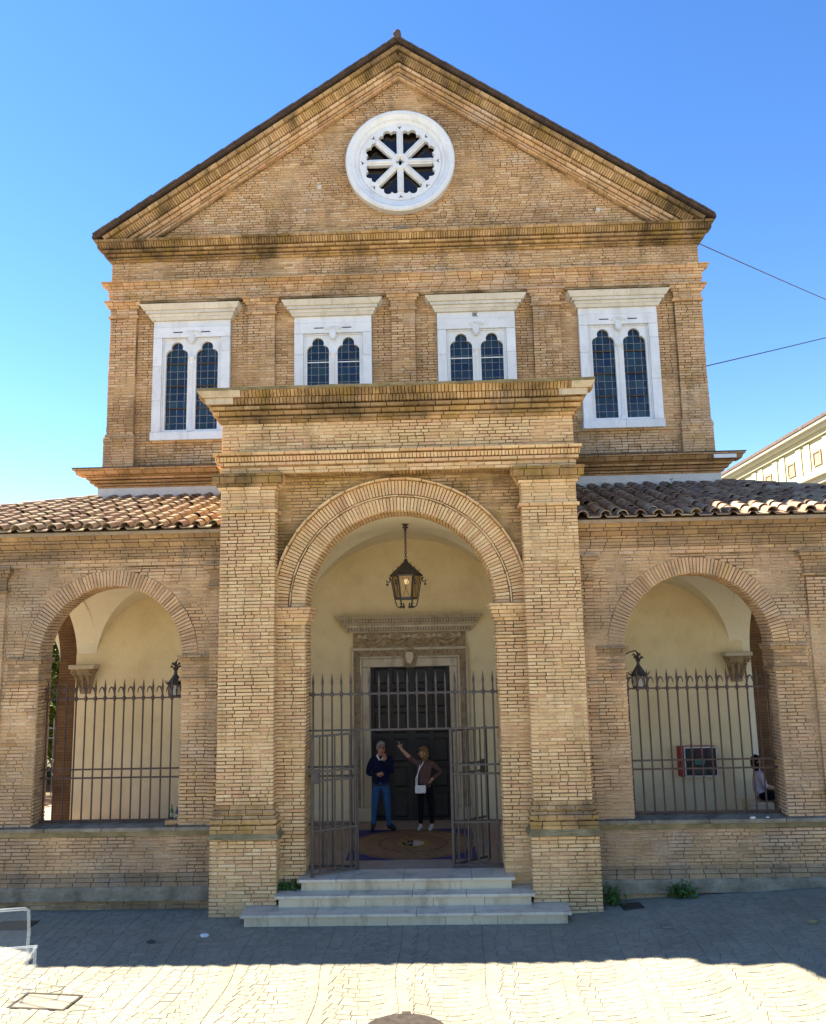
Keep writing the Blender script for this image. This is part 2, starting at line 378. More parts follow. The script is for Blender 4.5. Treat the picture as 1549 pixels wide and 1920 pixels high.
    def build(self, name, mat, parent, kind='stuff'):
        if not self.b: return None
        n = len(self.b); v = np.concatenate(self.b).astype(np.float32)
        q = (np.array(BQ)[None] + 8*np.arange(n)[:, None, None]).reshape(-1, 4).astype(np.int32)
        me = bpy.data.meshes.new(name)
        me.vertices.add(len(v)); me.vertices.foreach_set('co', v.ravel())
        me.loops.add(q.size); me.loops.foreach_set('vertex_index', q.ravel())
        me.polygons.add(len(q)); me.polygons.foreach_set('loop_start', np.arange(0, q.size, 4, dtype=np.int32))
        me.polygons.foreach_set('use_smooth', np.zeros(len(q), dtype=bool)); me.update(calc_edges=True); me.validate()
        me.materials.append(M[mat])
        # consistent normals
        bm = bmesh.new(); bm.from_mesh(me); bmesh.ops.recalc_face_normals(bm, faces=bm.faces); bm.to_mesh(me); bm.free()
        o = link(bpy.data.objects.new(name, me), parent)
        if kind: o['kind'] = kind
        return o
    def singles(self, mat, parent, name='brick'):
        for q in self.b:
            c = q.mean(0); me = bpy.data.meshes.new(name); me.from_pydata([tuple(x) for x in (q-c)], [], [list(f) for f in BQ] + [[3, 2, 1, 0]]); me.update()
            bm = bmesh.new(); bm.from_mesh(me); bmesh.ops.recalc_face_normals(bm, faces=bm.faces); bm.to_mesh(me); bm.free()
            me.materials.append(M[mat]); o = bpy.data.objects.new(name, me); o.location = c; link(o, parent)
def cut_rect(u0, u1, v0, v1):
    def f(v, ivs):
        if not (v0 < v < v1): return ivs
        out = []
        for a, b in ivs:
            if u1 <= a or u0 >= b: out.append((a, b)); continue
            if u0 - a > 0.02: out.append((a, u0))
            if b - u1 > 0.02: out.append((u1, b))
        return out
    return f
def cut_circle(uc, vc, R, upper=False):
    def f(v, ivs):
        if upper and v < vc: return ivs
        elif abs(v-vc) >= R: return ivs
        else: c = math.sqrt(R*R-(v-vc)**2)
        return cut_rect(uc-c, uc+c, -99, 99)(v, ivs)
    return f
def cuts(*fs):
    def f(v, ivs):
        for g in fs: ivs = g(v, ivs)
        return ivs
    return f
X, YY, ZZ = np.array([1.0, 0, 0]), np.array([0, 1.0, 0]), np.array([0, 0, 1.0])
def gz(x, y=0.0):
    """street level: flat on the left, climbing to the right"""
    s = max(0.0, x - 2.2)
    return 0.052*s*min(1.0, s/1.5) if s > 0 else 0.0

# ================================================================== SETTING
def grid_sheet(name, xs, ys, z_off, mat, kind='structure'):
    v = [(x, y, gz(x, y)+z_off) for y in ys for x in xs]; nx = len(xs)
    f = [(j*nx+i, j*nx+i+1, (j+1)*nx+i+1, (j+1)*nx+i) for j in range(len(ys)-1) for i in range(nx-1)]
    return tag(mesh_obj(name, v, f, mat), kind=kind)
def gfar(x): return x
xs = [-600, -120, -40, -14] + list(np.linspace(-9, 14, 47)) + [18]
_v = []; _ys = [-600, -120, -40, -9.2, 0.5, 20, 120, 700]; xs2 = xs + [40, 120, 600]
_v = [(x, y, gz(min(x, 14.0))-0.03) for y in _ys for x in xs2]; _n = len(xs2)
_f = [(j*_n+i, j*_n+i+1, (j+1)*_n+i+1, (j+1)*_n+i) for j in range(len(_ys)-1) for i in range(_n-1)]
tag(mesh_obj('ground', _v, _f, 'ground'), kind='structure')
pavement = grid_sheet('pavement', list(np.linspace(-9, 12, 43)), list(np.linspace(-9.0, 0.42, 12)), -0.006, 'joint')

# fan-laid pavers: arcs swung across columns
def paver_cells():
    W, course, sag = 1.05, 0.118, 0.34
    out = []
    edge = -9.6
    while edge < 12.2:
        W = float(RNG.uniform(0.85, 1.35)); xc = edge + W/2; edge += W; ph0 = float(RNG.uniform(0, 0.118)); sag = W*0.3; RA = W*0.74; TM = math.asin(0.5*W/RA)
        for j in range(-96, 14):
            vbase = j*course + ph0
            n = max(5, int(W/0.17)); cutsu = np.cumsum([0]+[RNG.uniform(0.75, 1.25) for _ in range(n)]); cutsu = cutsu/cutsu[-1]*2-1
            cutsu[0] = -1; cutsu[-1] = 1
            for i in range(n):
                a, b = cutsu[i], cutsu[i+1]
                def pt(u, v):
                    th = TM*u; k_ = (v-vbase)/course; th -= k_*course/RA*math.sin(th)*math.cos(th)*(1-u**6)
                    x, y = xc + RA*math.sin(th), v + RA*(1-math.cos(th))
                    return (x + 0.05*math.sin(1.15*y+0.7*x+0.4) + 0.02*math.sin(3.1*y+1.3*x), y + 0.06*math.sin(1.25*x-0.6*y+1.1) + 0.02*math.sin(2.9*x+0.5))
                g = 0.006
                q = [pt(a+g, vbase+0.003), pt(b-g, vbase+0.003), pt(b-g, vbase+course-0.002), pt(a+g, vbase+course-0.002)]
                cy = sum(p[1] for p in q)/4; cx = sum(p[0] for p in q)/4
                if cy < -8.9 or cy > 0.28 or cx < -8.9 or cx > 11.9: continue
                if (cx-0.16)**2 + (cy+4.03)**2 < 0.52**2: continue       # round grate
                if -4.72 < cx < -3.92 and -3.36 < cy < -2.88: continue      # square cover
                if -2.55 < cx < 2.6 and cy > -0.45: continue
                out.append(q)
    return out
class Pavers(Bricks):
    def cell(self, q):
        h = RNG.normal(0, 0.001); c = np.mean(np.array(q), 0); vs = []
        for p in q: vs.append((p[0], p[1], gz(*p)-0.03))
        for p in q:
            x, y = c + (np.array(p)-c)*0.965
            vs.append((x, y, gz(x, y)+h+RNG.normal(0, 0.0005)))
        self.b.append(np.array(vs))
cells = paver_cells()
def pav_rank(q):
    c = np.mean(np.array(q), 0)
    if not (-5.6 < c[0] < 6.2): return 99 + abs(c[0])
    return abs(c[1] + 3.3) if c[1] > -3.75 else 50
cells.sort(key=pav_rank)
pa, pb = Pavers(), Pavers()
for q in cells[:300]: pa.cell(q)
for q in cells[300:]: pb.cell(q)
pa.singles('paver', pavement, 'paver')
pb.build('paving', 'paver', pavement)

# ================================================================== CHURCH
church = empty('church', (0, 0, 0))
tag(church, 'brick church with gabled front, white rose window and arched entrance porch', 'church')
def part(name, b, mat='mortar', bev=0.0): return boxo(name, b, mat, church, bev)
D = 4.42
bk_porch, bk_main, bk_wing, bk_moss, bk_red, bk_grey = Bricks(), Bricks(), Bricks(), Bricks(), Bricks(), Bricks()
def proud(rows, k=1.35): return [(a, b, p*k if p > 0.025 else p, q*k if q > 0.025 else q, t) for a, b, p, q, t in rows]
one = Bricks()              # the bricks that show largest, each an object of its own

# ---- porch piers
PI0, PI1 = 2.146, 3.063
for s in (-1, 1):
    a, b = sorted((s*PI0, s*PI1))
    pier = part('pier', (a, b, 0.0, 0.96, 1.2, 7.3))
    pl = part('pier_plinth', (a-0.06+0.0, b+0.06, -0.06, 0.5, -0.35, 1.215))
    # plinth faces
    aa, bb = a-0.09, b+0.09
    pl.data.transform(Matrix.Identity(4))
    one.wall((aa, -0.06, -0.117), X, ZZ, -YY, bb-aa, 1.33, depth=0.018, grow=0.0)
    for side, nx in ((aa, -1), (bb, 1)):
        px = a-0.06 if nx < 0 else b+0.06
        bk_porch.wall((px, -0.06 if nx > 0 else 0.5, -0.117), YY if nx > 0 else -YY, ZZ, X*nx, 0.56, 1.33, depth=0.02)
    # weathered ledge over the plinth
    bm = bmesh.new(); vs = box(bm, a-0.14, b+0.14, -0.14, 0.5, 1.19, 1.28)
    for v in bm.verts:
        if v.co.z > 1.25:
            v.co.x += 0.05 if v.co.x < (a+b)/2 else -0.05
            if v.co.y < 0: v.co.y += 0.05
    bmesh.ops.subdivide_edges(bm, edges=list(bm.edges), cuts=3, use_grid_fill=True)
    for v in bm.verts: v.co += Vector(RNG.normal(0, 0.003, 3))
    bm_obj('ledge', bm, 'moss_ledge', church)
    base = [(1.27, 1.335, 0.085, 0.09, 's'), (1.335, 1.40, 0.09, 0.085, 's'), (1.40, 1.43, 0.045, 0.045, 's'), (1.43, 1.50, 0.095, 0.09, 's'), (1.50, 1.55, 0.07, 0.04, 's'), (1.55, 1.58, 0.03, 0.03, 's'), (1.58, 1.64, 0.06, 0.035, 's'), (1.64, 1.71, 0.025, 0.018, 's')]
    bk_moss.rows((a, 0, 0), X, -YY, b-a, base)
    for px, nx in ((a, -1), (b, 1)):
        bk_moss.rows((px, 0.0 if nx > 0 else 0.5, 0), YY if nx > 0 else -YY, X*nx, 0.5, base, ext=(0, 0))
    # shaft
    shaft = Bricks()
    shaft.wall((a, 0, 1.71), X, ZZ, -YY, b-a, 4.85, grow=0.016)
    for q in shaft.b:
        (one if q[:, 2].max() < 2.47 else bk_porch).b.append(q)
    for px, nx in ((a, -1), (b, 1)):
        inner = (px*s < 2.5)
        ylen = 0.3 if inner else 0.5
        bk_porch.wall((px, 0.0 if nx > 0 else ylen, 1.71), YY if nx > 0 else -YY, ZZ, X*nx, ylen, 4.85)
    cap = [(6.56, 6.62, 0.045, 0.05, 's'), (6.62, 6.675, 0.02, 0.02, 's')]
    for k in range(5): cap.append((6.675+k*0.0585, 6.675+(k+1)*0.0585, 0.015, 0.015, 's'))
    cap += [(6.967, 7.02, 0.03, 0.045, 's'), (7.02, 7.075, 0.055, 0.07, 's'), (7.075, 7.19, 0.085, 0.12, 's'), (7.19, 7.245, 0.125, 0.13, 's')]
    cap = proud(cap, 1.25)
    bk_porch.rows((a, 0, 0), X, -YY, b-a, cap[:-3]); bk_moss.rows((a, 0, 0), X, -YY, b-a, cap[-3:])
    for px, nx in ((a, -1), (b, 1)):
        inner = (px*s < 2.5); ylen = 0.3 if inner else 0.5
        bk_porch.rows((px, 0.0 if nx > 0 else ylen, 0), YY if nx > 0 else -YY, X*nx, ylen, cap, ext=(0, 0))

# ---- porch arch wall
RI, SPR = 1.66, 4.93
def arch_outline(x0, x1, z0, z1, xc, R, zs, n=40):
    o = [(x0, z0), (x0, z1), (x1, z1), (x1, z0), (xc+R, z0)]
    o += [(xc+R*math.cos(t), zs+R*math.sin(t)) for t in np.linspace(0, math.pi, n)]
    o += [(xc-R, z0)]
    return o
prism('porch_arch_wall', arch_outline(-2.16, 2.16, -0.1, 7.3, 0, RI, SPR), 'y', 0.30, 0.95, 'mortar', church)
for s in (-1, 1):
    a, b = sorted((s*1.66, s*PI0))
    bk_porch.wall((a, 0.30, 0.18), X, ZZ, -YY, b-a, SPR-0.18-0.29, grow=0.0)
    px = s*1.66; nx = -s
    bk_porch.wall((px, 0.30 if nx > 0 else 0.95, 0.53), YY if nx > 0 else -YY, ZZ, X*nx, 0.65, SPR-0.53-0.29)
    imp = [(4.34, 4.385, 0.03, 0.035, 's'), (4.63, 4.69, 0.02, 0.03, 's'), (4.69, 4.75, 0.05, 0.055, 's'), (4.75, 4.82, 0.06, 0.075, 's'), (4.82, 4.88, 0.08, 0.09, 's'), (4.88, 4.93, 0.1, 0.105, 's')]
    imp = proud(imp, 1.25)
    bk_porch.rows((a, 0.30, 0), X, -YY, b-a, imp, ext=(0, 1) if s < 0 else (1, 0))
    bk_porch.rows((px, 0.30 if nx > 0 else 0.95, 0), YY if nx > 0 else -YY, X*nx, 0.65, imp, ext=(0, 0))
bk_porch.ring((0, SPR), RI, RI+0.235, 0.30, 0.02)
bk_porch.ring((0, SPR), RI+0.25, RI+0.275, 0.30, 0.03, bw=0.28)
bk_porch.ring((0, SPR), RI+0.29, RI+0.53, 0.30, 0.03)
bk_porch.ring((0, SPR), RI+0.54, RI+0.575, 0.30, 0.115, bw=0.28)
bk_porch.soffit((0, SPR), RI, 0.30, 0.95)
bk_moss.wall((-PI0, 0.30, SPR), X, ZZ, -YY, 2*PI0, 7.24-SPR, cut=cut_circle(PI0, 0.0, RI+0.575))
# ---- porch entablature
part('porch_upper_wall', (-PI1, PI1, 0.0, D, 7.24, 8.66))
arc = [(7.245, 7.30, 0.03, 0.03, 's'), (7.30, 7.36, 0.03, 0.03, 's'), (7.36, 7.385, 0.0, 0.0, 's'), (7.385, 7.44, 0.065, 0.065, 's'), (7.44, 7.46, 0.02, 0.02, 's'), (7.46, 7.54, 0.06, 0.085, 'h'), (7.54, 7.565, 0.03, 0.03, 's'), (7.565, 7.62, 0.10, 0.11, 's')]
arc = proud(arc, 1.3)
bk_porch.rows((-PI1, 0, 0), X, -YY, 2*PI1, arc[2:])
bk_porch.rows((-PI1, 0, 0), X, -YY, 2*PI1, arc[:2])
bk_porch.wall((-PI1, 0, 7.63), X, ZZ, -YY, 2*PI1, 0.53, grow=0.016)
cor = [(8.155, 8.21, 0.05, 0.055, 's'), (8.21, 8.255, 0.10, 0.10, 's'), (8.255, 8.28, 0.05, 0.05, 's'), (8.28, 8.345, 0.12, 0.155, 's'), (8.345, 8.37, 0.10, 0.10, 's'), (8.37, 8.43, 0.20, 0.20, 's'), (8.43, 8.455, 0.14, 0.14, 's'), (8.455, 8.56, 0.23, 0.25, 'h'), (8.56, 8.68, 0.28, 0.36, 'h')]
bk_moss.rows((-PI1, 0, 0), X, -YY, 2*PI1, cor)
for s in (-1, 1):
    px = s*PI1
    O = (px, 0.0 if s > 0 else D, 0); U = YY if s > 0 else -YY
    bk_porch.rows(O, U, X*s, D, arc, ext=(0, 0)); bk_moss.rows(O, U, X*s, D, cor, ext=(0, 0))
    bk_porch.wall((px, 0.0 if s > 0 else D, 7.63), U, ZZ, X*s, D, 0.53)
    bk_porch.wall((px, 0.5 if s > 0 else D, 6.3), U, ZZ, X*s, D-0.5, 0.95)
    part('porch_side_wall', (min(px, px-s*0.4), max(px, px-s*0.4), 0.95, D, 5.7, 7.26))
# soldier course on the soffit between the piers
for i in range(int(2*PI0/0.062)):
    bk_moss.add((-PI0+i*0.062, 0.005, 7.245), X, YY, -ZZ, 0.05, 0.27, 0.012)
for s in (-1, 1):
    for (z0, z1, p, q, w_) in ((8.565, 8.664, 0.30, 0.375, 0.75 if s < 0 else 0.4), (8.458, 8.56, 0.245, 0.265, 0.5)):
        bm = bmesh.new(); box(bm, *sorted((s*(PI1+q), s*(PI1+q-w_))), -q, 0.3, z0, z1)
        for v in bm.verts:
            if v.co.z < (z0+z1)/2:
                if abs(v.co.x) > PI1: v.co.x = s*(PI1+p)
                if v.co.y < 0: v.co.y = -p
        bm_obj('cornice_block', bm, 'portal_stone', church)
bm = bmesh.new(); box(bm, -PI1-0.375, PI1+0.375, -0.375, D, 8.665, 8.715)
bmesh.ops.subdivide_edges(bm, edges=[e for e in bm.edges if abs(e.verts[0].co.x-e.verts[1].co.x) > 1], cuts=40)
for v in bm.verts: v.co += Vector((0, RNG.normal(0, 0.004), RNG.normal(0, 0.004)))
bm_obj('porch_roof_slab', bm, 'moss_ledge', church)

# ---- wings
WX, WR, WS, WY = 5.12, 1.27, 4.12, 0.5
for s in (-1, 1):
    def S(a, b): return tuple(sorted((s*a, s*b)))
    for n_, (a0, b0, c0) in enumerate(((3.06, 7.25, WX), (7.25, 11.5, 9.38))):
        a, b = S(a0, b0)
        prism('wing_wall', arch_outline(a, b, 1.28, 6.24, s*c0, WR, WS), 'y', WY, 0.95, 'mortar' if n_ == 0 else 'brick_sheet', church)
    a, b = S(3.06, 11.5)
    par = part('parapet_wall', (a, b, 0.46, 0.95, -0.4, 1.235))
    # corner bay flank wall
    prism('flank_wall', arch_outline(0.95, 5.2, 0.3, 6.1, 2.75, 1.35, 4.0), 'x', s*11.05, s*11.5, 'brick_sheet', church)
    # bricks of the near bay
    a, b = S(3.063, 7.85); w = b-a; uc = s*WX - a
    bk_wing.wall((a, WY, 1.30), X, ZZ, -YY, w, 4.42, cut=cuts(cut_circle(uc, WS-1.30, WR+0.285, True), cut_rect(uc-WR, uc+WR, -1, WS-1.30)))
    bk_wing.ring((s*WX, WS), WR, WR+0.275, WY, 0.022)
    bk_wing.soffit((s*WX, WS), WR, WY, 0.95)
    for e in (-1, 1):
        px = s*WX + e*WR; nx = -e
        bk_wing.wall((px, WY if nx > 0 else 0.95, 1.32), YY if nx > 0 else -YY, ZZ, X*nx, 0.45, WS-1.32-0.25)
        i0, i1 = sorted((px, px + e*(0.5 if e*s < 0 else 0.55)))
        imp = [(3.84, 3.89, 0.03, 0.035, 's')] + [(3.89+k*0.0585, 3.89+(k+1)*0.0585, 0.018, 0.018, 's') for k in range(5)] + [(4.18, 4.24, 0.03, 0.05, 's'), (4.24, 4.28, 0.055, 0.055, 's')]
        imp = proud(imp, 1.3)
        bk_grey.rows((i0, WY, -0.13), X, -YY, i1-i0, imp, ext=(0, 1) if e < 0 else (1, 0))
        bk_grey.rows((px, WY if nx > 0 else 0.95, -0.13), YY if nx > 0 else -YY, X*nx, 0.45, imp, ext=(0, 0))
    # pilasters
    for q0, q1 in ((3.063, 3.36), (7.03, 7.75)):
        p0, p1 = S(q0, q1)
        part('wing_pilaster', (p0, p1, WY-0.045, WY+0.02, 1.3, 5.74))
        bk_wing.wall((p0, WY-0.045, 1.30), X, ZZ, -YY, p1-p0, 4.0)
        pc = [(5.30, 5.345, 0.04, 0.045, 's')] + [(5.345+k*0.0585, 5.345+(k+1)*0.0585, 0.016, 0.016, 's') for k in range(4)] + [(5.58, 5.64, 0.03, 0.05, 's'), (5.64, 5.70, 0.07, 0.085, 's'), (5.70, 5.74, 0.095, 0.095, 's')]
        bk_grey.rows((p0, WY-0.045, 0), X, -YY, p1-p0, proud(pc, 1.2))
    # entablature and eave
    a, b = S(3.063, 11.5)
    ent = [(5.74, 5.80, 0.03, 0.03, 's'), (5.80, 5.86, 0.03, 0.03, 's'), (5.86, 5.90, 0.05, 0.055, 's'), (5.90, 5.96, 0.05, 0.05, 's'), (5.96, 6.02, 0.055, 0.055, 's'), (6.02, 6.06, 0.085, 0.09, 's'), (6.06, 6.14, 0.10, 0.17, 's'), (6.14, 6.19, 0.2, 0.205, 's'), (6.19, 6.27, 0.23, 0.30, 's')]
    ent = proud(ent, 1.15)
    bk_grey.rows((a, WY, 0), X, -YY, b-a, ent[2:], ext=(0, 0)); bk_wing.rows((a, WY, 0), X, -YY, b-a, ent[:2], ext=(0, 0))
    part('wing_cornice_core', (a, b, WY-0.03, 0.95, 6.05, 6.30))
    # below the sill
    sill = bmesh.new(); x = a
    bounds = [a]
    while bounds[-1] < b - 1.4: bounds.append(bounds[-1] + RNG.uniform(0.9, 1.3))
    bounds.append(b)
    for i in range(len(bounds)-1):
        bm = bmesh.new(); box(bm, bounds[i]+0.003, bounds[i+1]-0.003, 0.385, 0.99, 1.225, 1.315); bevel(bm, 0.018, 2)
        for v in bm.verts:
            if v.co.z > 1.28 and v.co.y < 0.5: v.co.z -= 0.02
        bm_obj('sill_slab', bm, 'grey_stone', church)
    sill.free()
    bm = bmesh.new(); box(bm, a, b, 0.415, 0.5, 1.15, 1.226)
    bmesh.ops.subdivide_edges(bm, edges=[e for e in bm.edges if abs(e.verts[0].co.x-e.verts[1].co.x) > 1], cuts=60)
    for v in bm.verts: v.co += Vector((0, RNG.normal(0, 0.003), RNG.normal(0, 0.004)))
    bm_obj('ledge', bm, 'moss_ledge', church)
    bk_wing.wall((a, 0.46, 0.56), X, ZZ, -YY, b-a, 0.595)
    low = [(0.30, 0.36, 0.1, 0.1, 's'), (0.36, 0.43, 0.1, 0.075, 's'), (0.43, 0.495, 0.075, 0.04, 's'), (0.495, 0.56, 0.04, 0.018, 's')]
    if s < 0:
        bk_grey.rows((a, 0.46, 0.0), X, -YY, b-a, low[1:], ext=(0, 0))
        z0b, z1b = 0.145, 0.36
    else:
        bk_grey.rows((a, 0.46, 0.02), X, -YY, b-a, low[1:], ext=(0, 0))
        z0b, z1b = 0.17, 0.38
    bm = bmesh.new(); box(bm, a, b, 0.335, 0.5, z0b, z1b)
    bmesh.ops.subdivide_edges(bm, edges=[e for e in bm.edges if abs(e.verts[0].co.x-e.verts[1].co.x) > 1], cuts=70)
    bmesh.ops.subdivide_edges(bm, edges=[e for e in bm.edges if abs(e.verts[0].co.z-e.verts[1].co.z) > .1], cuts=3)
    for v in bm.verts:
        if v.co.z > z1b-0.01 and v.co.y < 0.4: v.co.y += 0.02
        v.co += Vector((0, RNG.normal(0, 0.004), RNG.normal(0, 0.003)))
    bm_obj('plinth_band', bm, 'grey_stone', church)
    bk_grey.wall((a, 0.40, -0.205), X, ZZ, -YY, b-a, z0b+0.21, course=0.07)
    part('footing', (a, b, 0.40, 0.5, -0.4, z0b+0.01))

# ---- main front
WM = 6.994
MD = D + 0.11                      # wall plane behind the pilasters
def rect_holes(name, x0, x1, z0, z1, y0, y1, holes, mat):
    bm = bmesh.new()
    xs_ = sorted({x0, x1, *[h[0] for h in holes], *[h[1] for h in holes]}); zs_ = sorted({z0, z1, *[h[2] for h in holes], *[h[3] for h in holes]})
    for i in range(len(xs_)-1):
        for k in range(len(zs_)-1):
            cx, cz = (xs_[i]+xs_[i+1])/2, (zs_[k]+zs_[k+1])/2
            if any(h[0] < cx < h[1] and h[2] < cz < h[3] for h in holes): continue
            box(bm, xs_[i], xs_[i+1], y0, y1, zs_[k], zs_[k+1])
    bmesh.ops.remove_doubles(bm, verts=bm.verts, dist=1e-5)
    seen = {}
    for f in list(bm.faces):
        seen.setdefault(tuple(sorted(v.index for v in f.verts)), []).append(f)
    bm.verts.index_update(); seen = {}
    for f in bm.faces: seen.setdefault(frozenset(v.index for v in f.verts), []).append(f)
    bmesh.ops.delete(bm, geom=[f for fs in seen.values() if len(fs) > 1 for f in fs], context='FACES_ONLY')
    return bm_obj(name, bm, mat, church)
WIN = [(-5.03, 9.05), (-1.67, 9.05), (1.71, 9.05), (5.03, 9.05)]
holes = [(xc-0.8, xc+0.8, zb+0.12, 11.75) for xc, zb in WIN]
rect_holes('facade_wall', -WM+0.02, WM-0.02, 7.6, 13.95, MD, MD+0.5, holes, 'mortar')
ZR, RR = 15.86, 1.33
GS = 0.672                         # gable slope
def zrake(x): return 18.85 - GS*abs(x)
# tympanum core with a square opening hidden behind the rose ring
h = 0.935
for s in (-1, 1):
    prism('gable_wall', [(0, 18.5), (0, ZR+h), (s*h, ZR+h), (s*h, ZR-h), (0, ZR-h), (0, 13.9), (s*6.9, 13.9)][::s], 'y', MD, MD+0.5, 'mortar', church)
wc = [cut_rect(xc+WM-0.93, xc+WM+0.93, 0.0, 20) if False else cut_rect(xc+WM-0.92, xc+WM+0.92, 9.05-8.3, 12.3-8.3) for xc, _ in WIN]
PIL = [(-WM, -6.37), (-3.69, -3.05), (-0.28, 0.28), (3.05, 3.69), (6.37, WM)]
bk_main.wall((-WM, MD, 8.3), X, ZZ, -YY, 2*WM, 12.5-8.3, cut=cuts(*wc, *[cut_rect(p0+WM, p1+WM, -1, 9) for p0, p1 in PIL]), course=0.064, joint=0.010, depth=0.018)
def capr(z):
    return proud([(z+0.0, z+0.06, 0.04, 0.045, 's')] + [(z+0.06+k*0.06, z+0.12+k*0.06, 0.016, 0.016, 's') for k in range(3)] + [(z+0.24, z+0.30, 0.03, 0.05, 's'), (z+0.30, z+0.37, 0.06, 0.09, 's'), (z+0.37, z+0.42, 0.11, 0.115, 's')], 1.2)
for p0, p1 in PIL:
    part('pilaster', (p0, p1, D, MD+0.1, 8.3, 12.5))
    bk_main.wall((p0, D, 9.22), X, ZZ, -YY, p1-p0, 12.06-9.22, course=0.064, joint=0.010, depth=0.018, grow=0.0)
    base = [(9.04, 9.10, 0.06, 0.06, 's'), (9.10, 9.16, 0.055, 0.035, 's'), (9.16, 9.22, 0.03, 0.02, 's')]
    e = (1, 1)
    bk_main.rows((p0, D, 0), X, -YY, p1-p0, base + capr(12.06), ext=e)
    ped = [(8.32+k*0.06, 8.38+k*0.06, 0.05, 0.05, 's') for k in range(12)]
    bk_main.rows((p0, D, 0), X, -YY, p1-p0, ped, ext=e)
for s in (-1, 1):                   # corner returns along the flanks
    bk_main.rows((s*WM, D if s > 0 else D+1.2, 0), YY if s > 0 else -YY, X*s, 1.2, base+capr(12.06)+ped, ext=(0, 0))
    bk_main.wall((s*WM, D if s > 0 else D+1.2, 9.22), YY if s > 0 else -YY, ZZ, X*s, 1.2, 12.06-9.22, course=0.064, joint=0.010, depth=0.018)
bk_main.rows((-WM, MD, 0), X, -YY, 2*WM, [(9.0, 9.05, 0.05, 0.05, 's')], ext=(0, 0))
# lower cornice over the wing roofs
low = [(7.93, 7.98, 0.03, 0.04, 's'), (7.98, 8.02, 0.10, 0.10, 's'), (8.02, 8.04, 0.05, 0.05, 's'), (8.04, 8.09, 0.13, 0.18, 's'), (8.09, 8.11, 0.11, 0.11, 's'), (8.11, 8.16, 0.22, 0.23, 's'), (8.16, 8.20, 0.2, 0.28, 's'), (8.20, 8.285, 0.33, 0.42, 's'), (8.285, 8.325, 0.45, 0.46, 's')]
LX = 7.1
part('lower_cornice_core', (-LX, LX, D, MD+0.4, 7.6, 8.31))
bk_red.rows((-LX, D, 0), X, -YY, 2*LX, low)
for s in (-1, 1):
    bk_red.rows((s*LX, D if s > 0 else D+1.5, 0), YY if s > 0 else -YY, X*s, 1.5, low, ext=(0, 0))
bm = bmesh.new(); box(bm, -LX-0.47, LX+0.47, D-0.47, D+1.5, 8.325, 8.345); bm_obj('lower_cornice_cap', bm, 'slate', church)
for s in (-1, 1):
    a, b = sorted((s*3.063, s*(LX+0.02)))
    part('roof_flashing', (a, b, D-0.06, D+0.01, 7.62, 7.925), 'flashing')
part('cornice_slot', (6.85, 7.35, D-0.445, D-0.42, 8.19, 8.275), 'marble')
# upper entablature
part('entablature_core', (-WM, WM, D-0.01, MD+0.4, 12.44, 13.95))
e1 = [(12.48, 12.54, 0.03, 0.03, 's'), (12.54, 12.60, 0.03, 0.03, 's'), (12.60, 12.65, 0.05, 0.05, 's'), (12.65, 12.71, 0.045, 0.045, 's'), (12.71, 12.77, 0.045, 0.05, 's'), (12.77, 12.83, 0.075, 0.08, 's'), (12.83, 12.89, 0.10, 0.14, 's'), (12.89, 12.925, 0.15, 0.155, 's')]
e2 = [(13.47, 13.52, 0.04, 0.06, 's'), (13.52, 13.56, 0.10, 0.10, 's'), (13.56, 13.585, 0.05, 0.05, 's'), (13.585, 13.64, 0.13, 0.16, 's'), (13.64, 13.665, 0.10, 0.10, 's'), (13.665, 13.725, 0.20, 0.21, 's'), (13.725, 13.75, 0.14, 0.14, 's'), (13.75, 13.87, 0.24, 0.30, 'h'), (13.87, 13.935, 0.33, 0.34, 's')]
e1 = proud(e1, 1.3)
bk_main.rows((-WM, D-0.01, 0), X, -YY, 2*WM, e1)
bk_main.wall((-WM, D-0.01, 12.93), X, ZZ, -YY, 2*WM, 0.54, course=0.064, joint=0.010, depth=0.018, grow=0.016)
bk_moss.rows((-WM, D-0.01, 0), X, -YY, 2*WM, e2)
for s in (-1, 1):
    O = (s*WM, D-0.01 if s > 0 else D+1.2, 0); U = YY if s > 0 else -YY
    bk_main.rows(O, U, X*s, 1.2, e1, ext=(0, 0)); bk_moss.rows(O, U, X*s, 1.2, e2, ext=(0, 0))
# tympanum bricks
def tri(v, ivs):
    z = v + 13.9; hw = (18.85-0.62-z)/GS
    return cut_rect(WM+hw, 99, -99, 99)(v, cut_rect(-99, WM-hw, -99, 99)(v, ivs)) if hw > 0.05 else []
bk_main.wall((-WM, MD, 13.9), X, ZZ, -YY, 2*WM, 4.6, cut=cuts(tri, cut_circle(WM, ZR-13.9, RR-0.02)), course=0.064, joint=0.010, depth=0.018)
